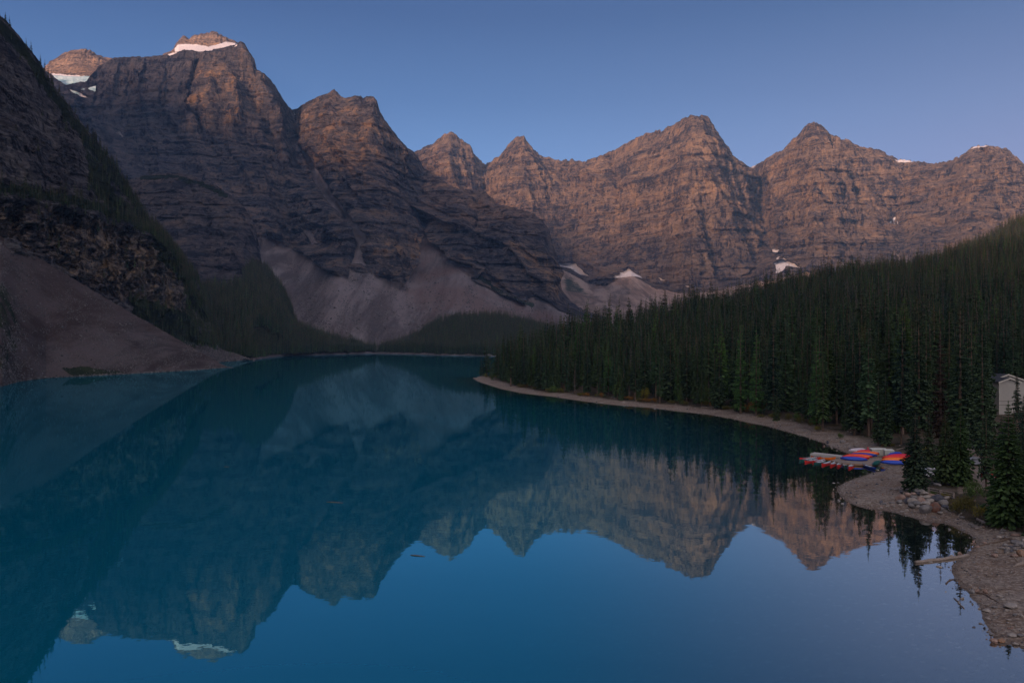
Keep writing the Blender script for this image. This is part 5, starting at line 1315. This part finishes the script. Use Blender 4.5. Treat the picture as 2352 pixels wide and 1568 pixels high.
shrub(2313, 948, 34, 34, 'orange', 'rusty orange shrub at the foot of the lodge wall'); shrub(2295, 950, 16, 14, 'yellow', 'bright yellow-green shrub at the lodge corner')
shrub(2352, 880, 40, 40, 'yellow', 'bright green tree top behind the lodge roof')
shore_sh = [(240,715,30,30,'yellow'),(285,718,26,18,'olive'),(320,715,26,18,'yellow'),(440,752,16,12,'yellow'),(500,790,50,30,'olive'),(535,785,34,26,'orange'),(600,805,50,24,'olive'),(735,828,84,52,'green'),(700,826,40,34,'olive'),(800,830,50,40,'olive'),
 (935,850,70,26,'olive'),(985,852,50,26,'orange'),(1095,860,44,34,'orange'),(1060,858,40,24,'olive'),(1300,880,60,30,'orange'),(1350,872,44,60,'green'),(1410,872,56,84,'yellow'),(1425,895,60,26,'orange'),(1480,898,50,34,'orange'),(1380,892,60,30,'olive'),
 (1600,905,60,24,'olive'),(1700,915,60,30,'olive'),(1830,915,44,60,'yellow'),(1860,925,50,40,'olive'),(1905,930,50,40,'orange'),(1950,935,50,36,'olive'),(2000,950,60,30,'olive'),(2070,955,60,44,'green'),(2110,955,44,50,'olive'),(2160,965,60,50,'olive'),
 (2220,970,110,80,'orange'),(2260,975,70,60,'olive'),(2350,1010,90,36,'olive')]
for x, y, w, h, col in shore_sh:
    u, v = z5(x, y)
    wh = 'at the tip of the wooded point' if x < 460 else 'on the bank near the point' if x < 850 else 'under the trees left of the bright larch' if x < 1120 else 'on the bank below the middle of the wood' if x < 1560 else 'on the bank above the driftwood tangle' if x < 2020 else 'on the high bank left of the footpath'
    lb = f"{'large ' if w*h > 3500 else 'low '}{SW[col]} shrub {wh}"
    shrub(u, v, w*.3125*1.1, h*.3125*1.15, col, lb, lb)
for x, y, w, h, col in [(460,690,70,50,'olive'),(530,700,80,60,'green'),(700,778,70,40,'yellow'),(640,740,60,60,'olive'),(560,720,60,50,'olive'),(1290,905,50,24,'olive'),(1230,905,40,20,'orange'),(240,672,90,24,'olive'),(1560,960,60,60,'yellow'),(1960,1240,120,60,'green'),(880,840,60,40,'green')]:
    u, v = z6(x, y); wh = 'beside the footpath gap' if x < 600 else 'behind the driftwood logs' if x < 900 else 'under the trunks behind the landing' if x < 1600 else 'beside the path at the fence'
    lb = f'{SW[col]} shrub {wh}'; shrub(u, v, w*.2865, h*.2865*1.2, col, lb, lb)
# left shore
def left_tree(u, vb, vt, lab, i):
    d_ = H*F/(vb-VC); x = (u-UC)/F*d_; plant('spruce', x, d_+2, 0.2, (vb-vt)/F*d_, lab, None, i)
left_tree(26, 870, 806, 'tall dark spruce on the left shore at the foot of the scree', 2); left_tree(34, 868, 820, 'shorter dark spruce leaning on the taller one on the left shore', 5); left_tree(14, 876, 838, 'small dark spruce at the left edge of the lake', 3); left_tree(3, 880, 832, 'dark spruce cut by the left edge on the lake shore', 1)
def left_shrub(u, v, w, h, col, lab):
    d_ = H*F/(v-VC); x = (u-UC)/F*d_; e_ = empty('shrub', (x, d_+1, 0.1)); e_.scale = (w/F*d_/2, w/F*d_/2, h/F*d_/1.1)
    for nm, me in (('foliage', shrub_me[(col, 0)]), ('stems', stem_me)):
        o = bpy.data.objects.new(nm, me); C.objects.link(o); o.parent = e_
    tag(e_, lab, 'shrub')
left_shrub(12, 877, 22, 18, 'yellow', 'yellow-green shrub at the left edge of the lake'); left_shrub(4, 868, 16, 20, 'green', 'dark green shrub above the left shore')

# ---------------------------------------------------------------- lodge
t = NT('lodge_siding'); tcn = t.n.new('ShaderNodeTexCoord').outputs['Object']
wv_ = t.n.new('ShaderNodeTexWave'); wv_.bands_direction = 'Z'; wv_.wave_profile = 'SAW'; wv_.inputs['Scale'].default_value = 1.0; t.l.new(t.mapping(tcn, (1, 1, 1.9)), wv_.inputs['Vector'])
sc_ = t.mix(t.mr(wv_.outputs['Fac'], 0.85, 1.0, 0, 0.5), (0.34, 0.315, 0.285), (0.20, 0.185, 0.17)); sc_ = t.mix(t.mr(t.noise(tcn, 1.2, 4), 0.3, 0.7, 0, 0.3), sc_, (0.28, 0.265, 0.24))
M_siding = t.done(t.bsdf(sc_, 0.8, t.bump(wv_.outputs['Fac'], 0.03), 0.2))
M_roof = paint('roof_shingle', (0.035, 0.035, 0.042), 0.85, 0.3, 3, 0.2, 0.02); M_fascia = paint('fascia', (0.42, 0.385, 0.335), 0.7); M_btrim = paint('brown_trim', (0.06, 0.04, 0.03), 0.7); M_glass = paint('window_glass', (0.02, 0.025, 0.03), 0.12, spec=0.6)
def gable(name_loc, w, dpt, eave, rise, label, rz):
    e_ = empty('lodge', name_loc, rz); hw = w/2
    V = [(-hw,0,-1),(hw,0,-1),(hw,0,eave),(0,0,eave+rise),(-hw,0,eave),(-hw,dpt,-1),(hw,dpt,-1),(hw,dpt,eave),(0,dpt,eave+rise),(-hw,dpt,eave)]
    mesh_obj('wall', V, [(0,1,2,3,4),(9,8,7,6,5),(1,6,7,2),(5,0,4,9)], [M_siding], smooth=False, parent=e_)
    sl = rise/hw
    for s in (-1, 1):
        xo = s*(hw+0.5); zo = eave-0.5*sl
        V = [(0,-.55,eave+rise+.04),(0,dpt+.4,eave+rise+.04),(xo,dpt+.4,zo+.04),(xo,-.55,zo+.04)]; V += [(a,b,c+.16) for a,b,c in V]
        mesh_obj('roof', V, [(0,1,2,3),(7,6,5,4),(0,4,5,1),(1,5,6,2),(2,6,7,3),(3,7,4,0)], [M_roof], smooth=False, parent=e_)
        V = [(0,-.60,eave+rise-.22),(0,-.60,eave+rise+.22),(xo,-.60,zo+.22),(xo,-.60,zo-.22)]; V += [(a,b+.045,c) for a,b,c in V]
        mesh_obj('fascia_board', V, [(3,2,1,0),(4,5,6,7),(0,1,5,4),(2,3,7,6),(1,2,6,5),(3,0,4,7)], [M_fascia], smooth=False, parent=e_)
    mesh_obj('ridge_beam', *box_arrays(0, -.38, eave+rise-.42, .26, .70, .34), [M_btrim], smooth=False, parent=e_)
    for zz in (eave*0.42, eave*0.30): mesh_obj('trim_band', *box_arrays(0, -.025, zz, w, .05, .10), [M_btrim], smooth=False, parent=e_)
    for s in (-1, 1): mesh_obj('corner_board', *box_arrays(s*(hw-.07), -.02, eave/2, .14, .045, eave), [M_fascia], smooth=False, parent=e_)
    tag(e_, label, 'building'); return e_
dL = 258.0
def lodge_at(u, d): return ((u-UC)/F*d, d, height1((u-UC)/F*d, d))
p = lodge_at(2318, dL); zev = H-(877-VC)/F*dL - p[2]
gable(p, 6.6, 9.0, zev, 1.15, 'nearer pale gabled wing of the lodge among the spruces', 0.05)
p2 = lodge_at(2313+22, dL+10); zev2 = H-(872-VC)/F*(dL+10) - p2[2]
g2 = gable((p2[0]-3, p2[1], p2[2]), 13.5, 10.0, zev2-0.6, 2.3, 'farther pale gabled wing of the lodge with a long roof slope', 0.05)
for k, (px_, pz_) in enumerate(((2.6, 3.0), (4.6, 3.0))):
    w_ = mesh_obj('window', *box_arrays(px_, -.03, pz_, 1.1, .05, 1.3), [M_fascia], smooth=False, parent=g2); mesh_obj('pane', *box_arrays(px_, -.065, pz_, .9, .02, 1.1), [M_glass], smooth=False, parent=w_)

# ---------------------------------------------------------------- parked cars glimpsed through the trees
M_tyre = paint('tyre_rubber', (0.02, 0.02, 0.02), 0.9); M_rim = paint('wheel_rim', (0.4, 0.4, 0.42), 0.3); M_lamp = paint('tail_lamp', (0.35, 0.02, 0.02), 0.3)
def car(u, v, rz, col, label):
    mat = paint('car_paint', col, 0.25, 0.03, spec=0.6)
    x, y, z = ground_at(u, v); e_ = empty('parked_car', (x, y, z), rz)
    prof = [(-2.2,.35),(-2.25,.75),(-2.0,.95),(-1.75,1.42),(-1.2,1.62),(.5,1.60),(1.15,1.05),(2.1,.88),(2.25,.6),(2.2,.32)]
    V, Fc = [], []; n = len(prof)
    for s, (ins) in ((-1, 0), (1, 0)):
        for a, b in prof: V.append((a, s*(0.90-0.16*max(0, b-.95)/.65), b))
    Fc = [tuple(range(n))[::-1], tuple(range(n, 2*n))]+[(i, i+1, n+i+1, n+i) for i in range(n-1)]+[(n-1, 0, n, 2*n-1)]
    mesh_obj('body', V, Fc, [mat], smooth=False, parent=e_)
    for s in (-1, 1):
        V = [(-1.65,s*.875,1.02),(.98,s*.875,1.02),(.45,s*.775,1.50),(-1.25,s*.775,1.52)]; V = V+[(a, b+s*.02, c) for a, b, c in V]
        mesh_obj('side_window', V, [(0,1,2,3),(7,6,5,4),(0,4,5,1),(2,6,7,3)], [M_glass], smooth=False, parent=e_)
        mesh_obj('tail_lamp', *box_arrays(-2.22, s*.72, .82, .08, .22, .16), [M_lamp], smooth=False, parent=e_)
        for wx in (-1.35, 1.35):
            V, Fc = tube([(wx, s*.72, .33), (wx, s*.93, .33)], [.33, .33], 14); w_ = mesh_obj('wheel', V, Fc, [M_tyre], parent=e_)
            V, Fc = tube([(wx, s*.932, .33), (wx, s*.95, .33)], [.20, .18], 10); mesh_obj('rim', V, Fc, [M_rim], parent=w_)
    for nm, pts in (('windscreen', [(.53,-.76,1.58),(.53,.76,1.58),(1.13,.86,1.09),(1.13,-.86,1.09)]), ('rear_window', [(-1.78,-.80,1.40),(-1.78,.80,1.40),(-2.0,.86,1.0),(-2.0,-.86,1.0)])):
        k = .02 if nm == 'windscreen' else -.03
        V = [(a+k, b, c+.01) for a, b, c in pts]; V += [(a-k*.5, b, c-.005) for a, b, c in V]; mesh_obj(nm, V, [(0,1,2,3),(7,6,5,4),(0,4,5,1),(2,6,7,3)], [M_glass], smooth=False, parent=e_)
    tag(e_, label, 'car')
car(2140, 1094, 0.2, (0.42, 0.42, 0.46), 'silver car parked behind the broad olive spruce, mostly hidden')
car(2190, 1092, 0.3, (0.09, 0.09, 0.25), 'blue-violet car parked between the pair of spruces, mostly hidden')
car(2281, 1098, 0.5, (0.35, 0.015, 0.015), 'red car parked under the right spruces, mostly hidden')
car(2236, 1068, 0.3, (0.20, 0.21, 0.24), 'grey car parked left of the thin dark spruce, mostly hidden')
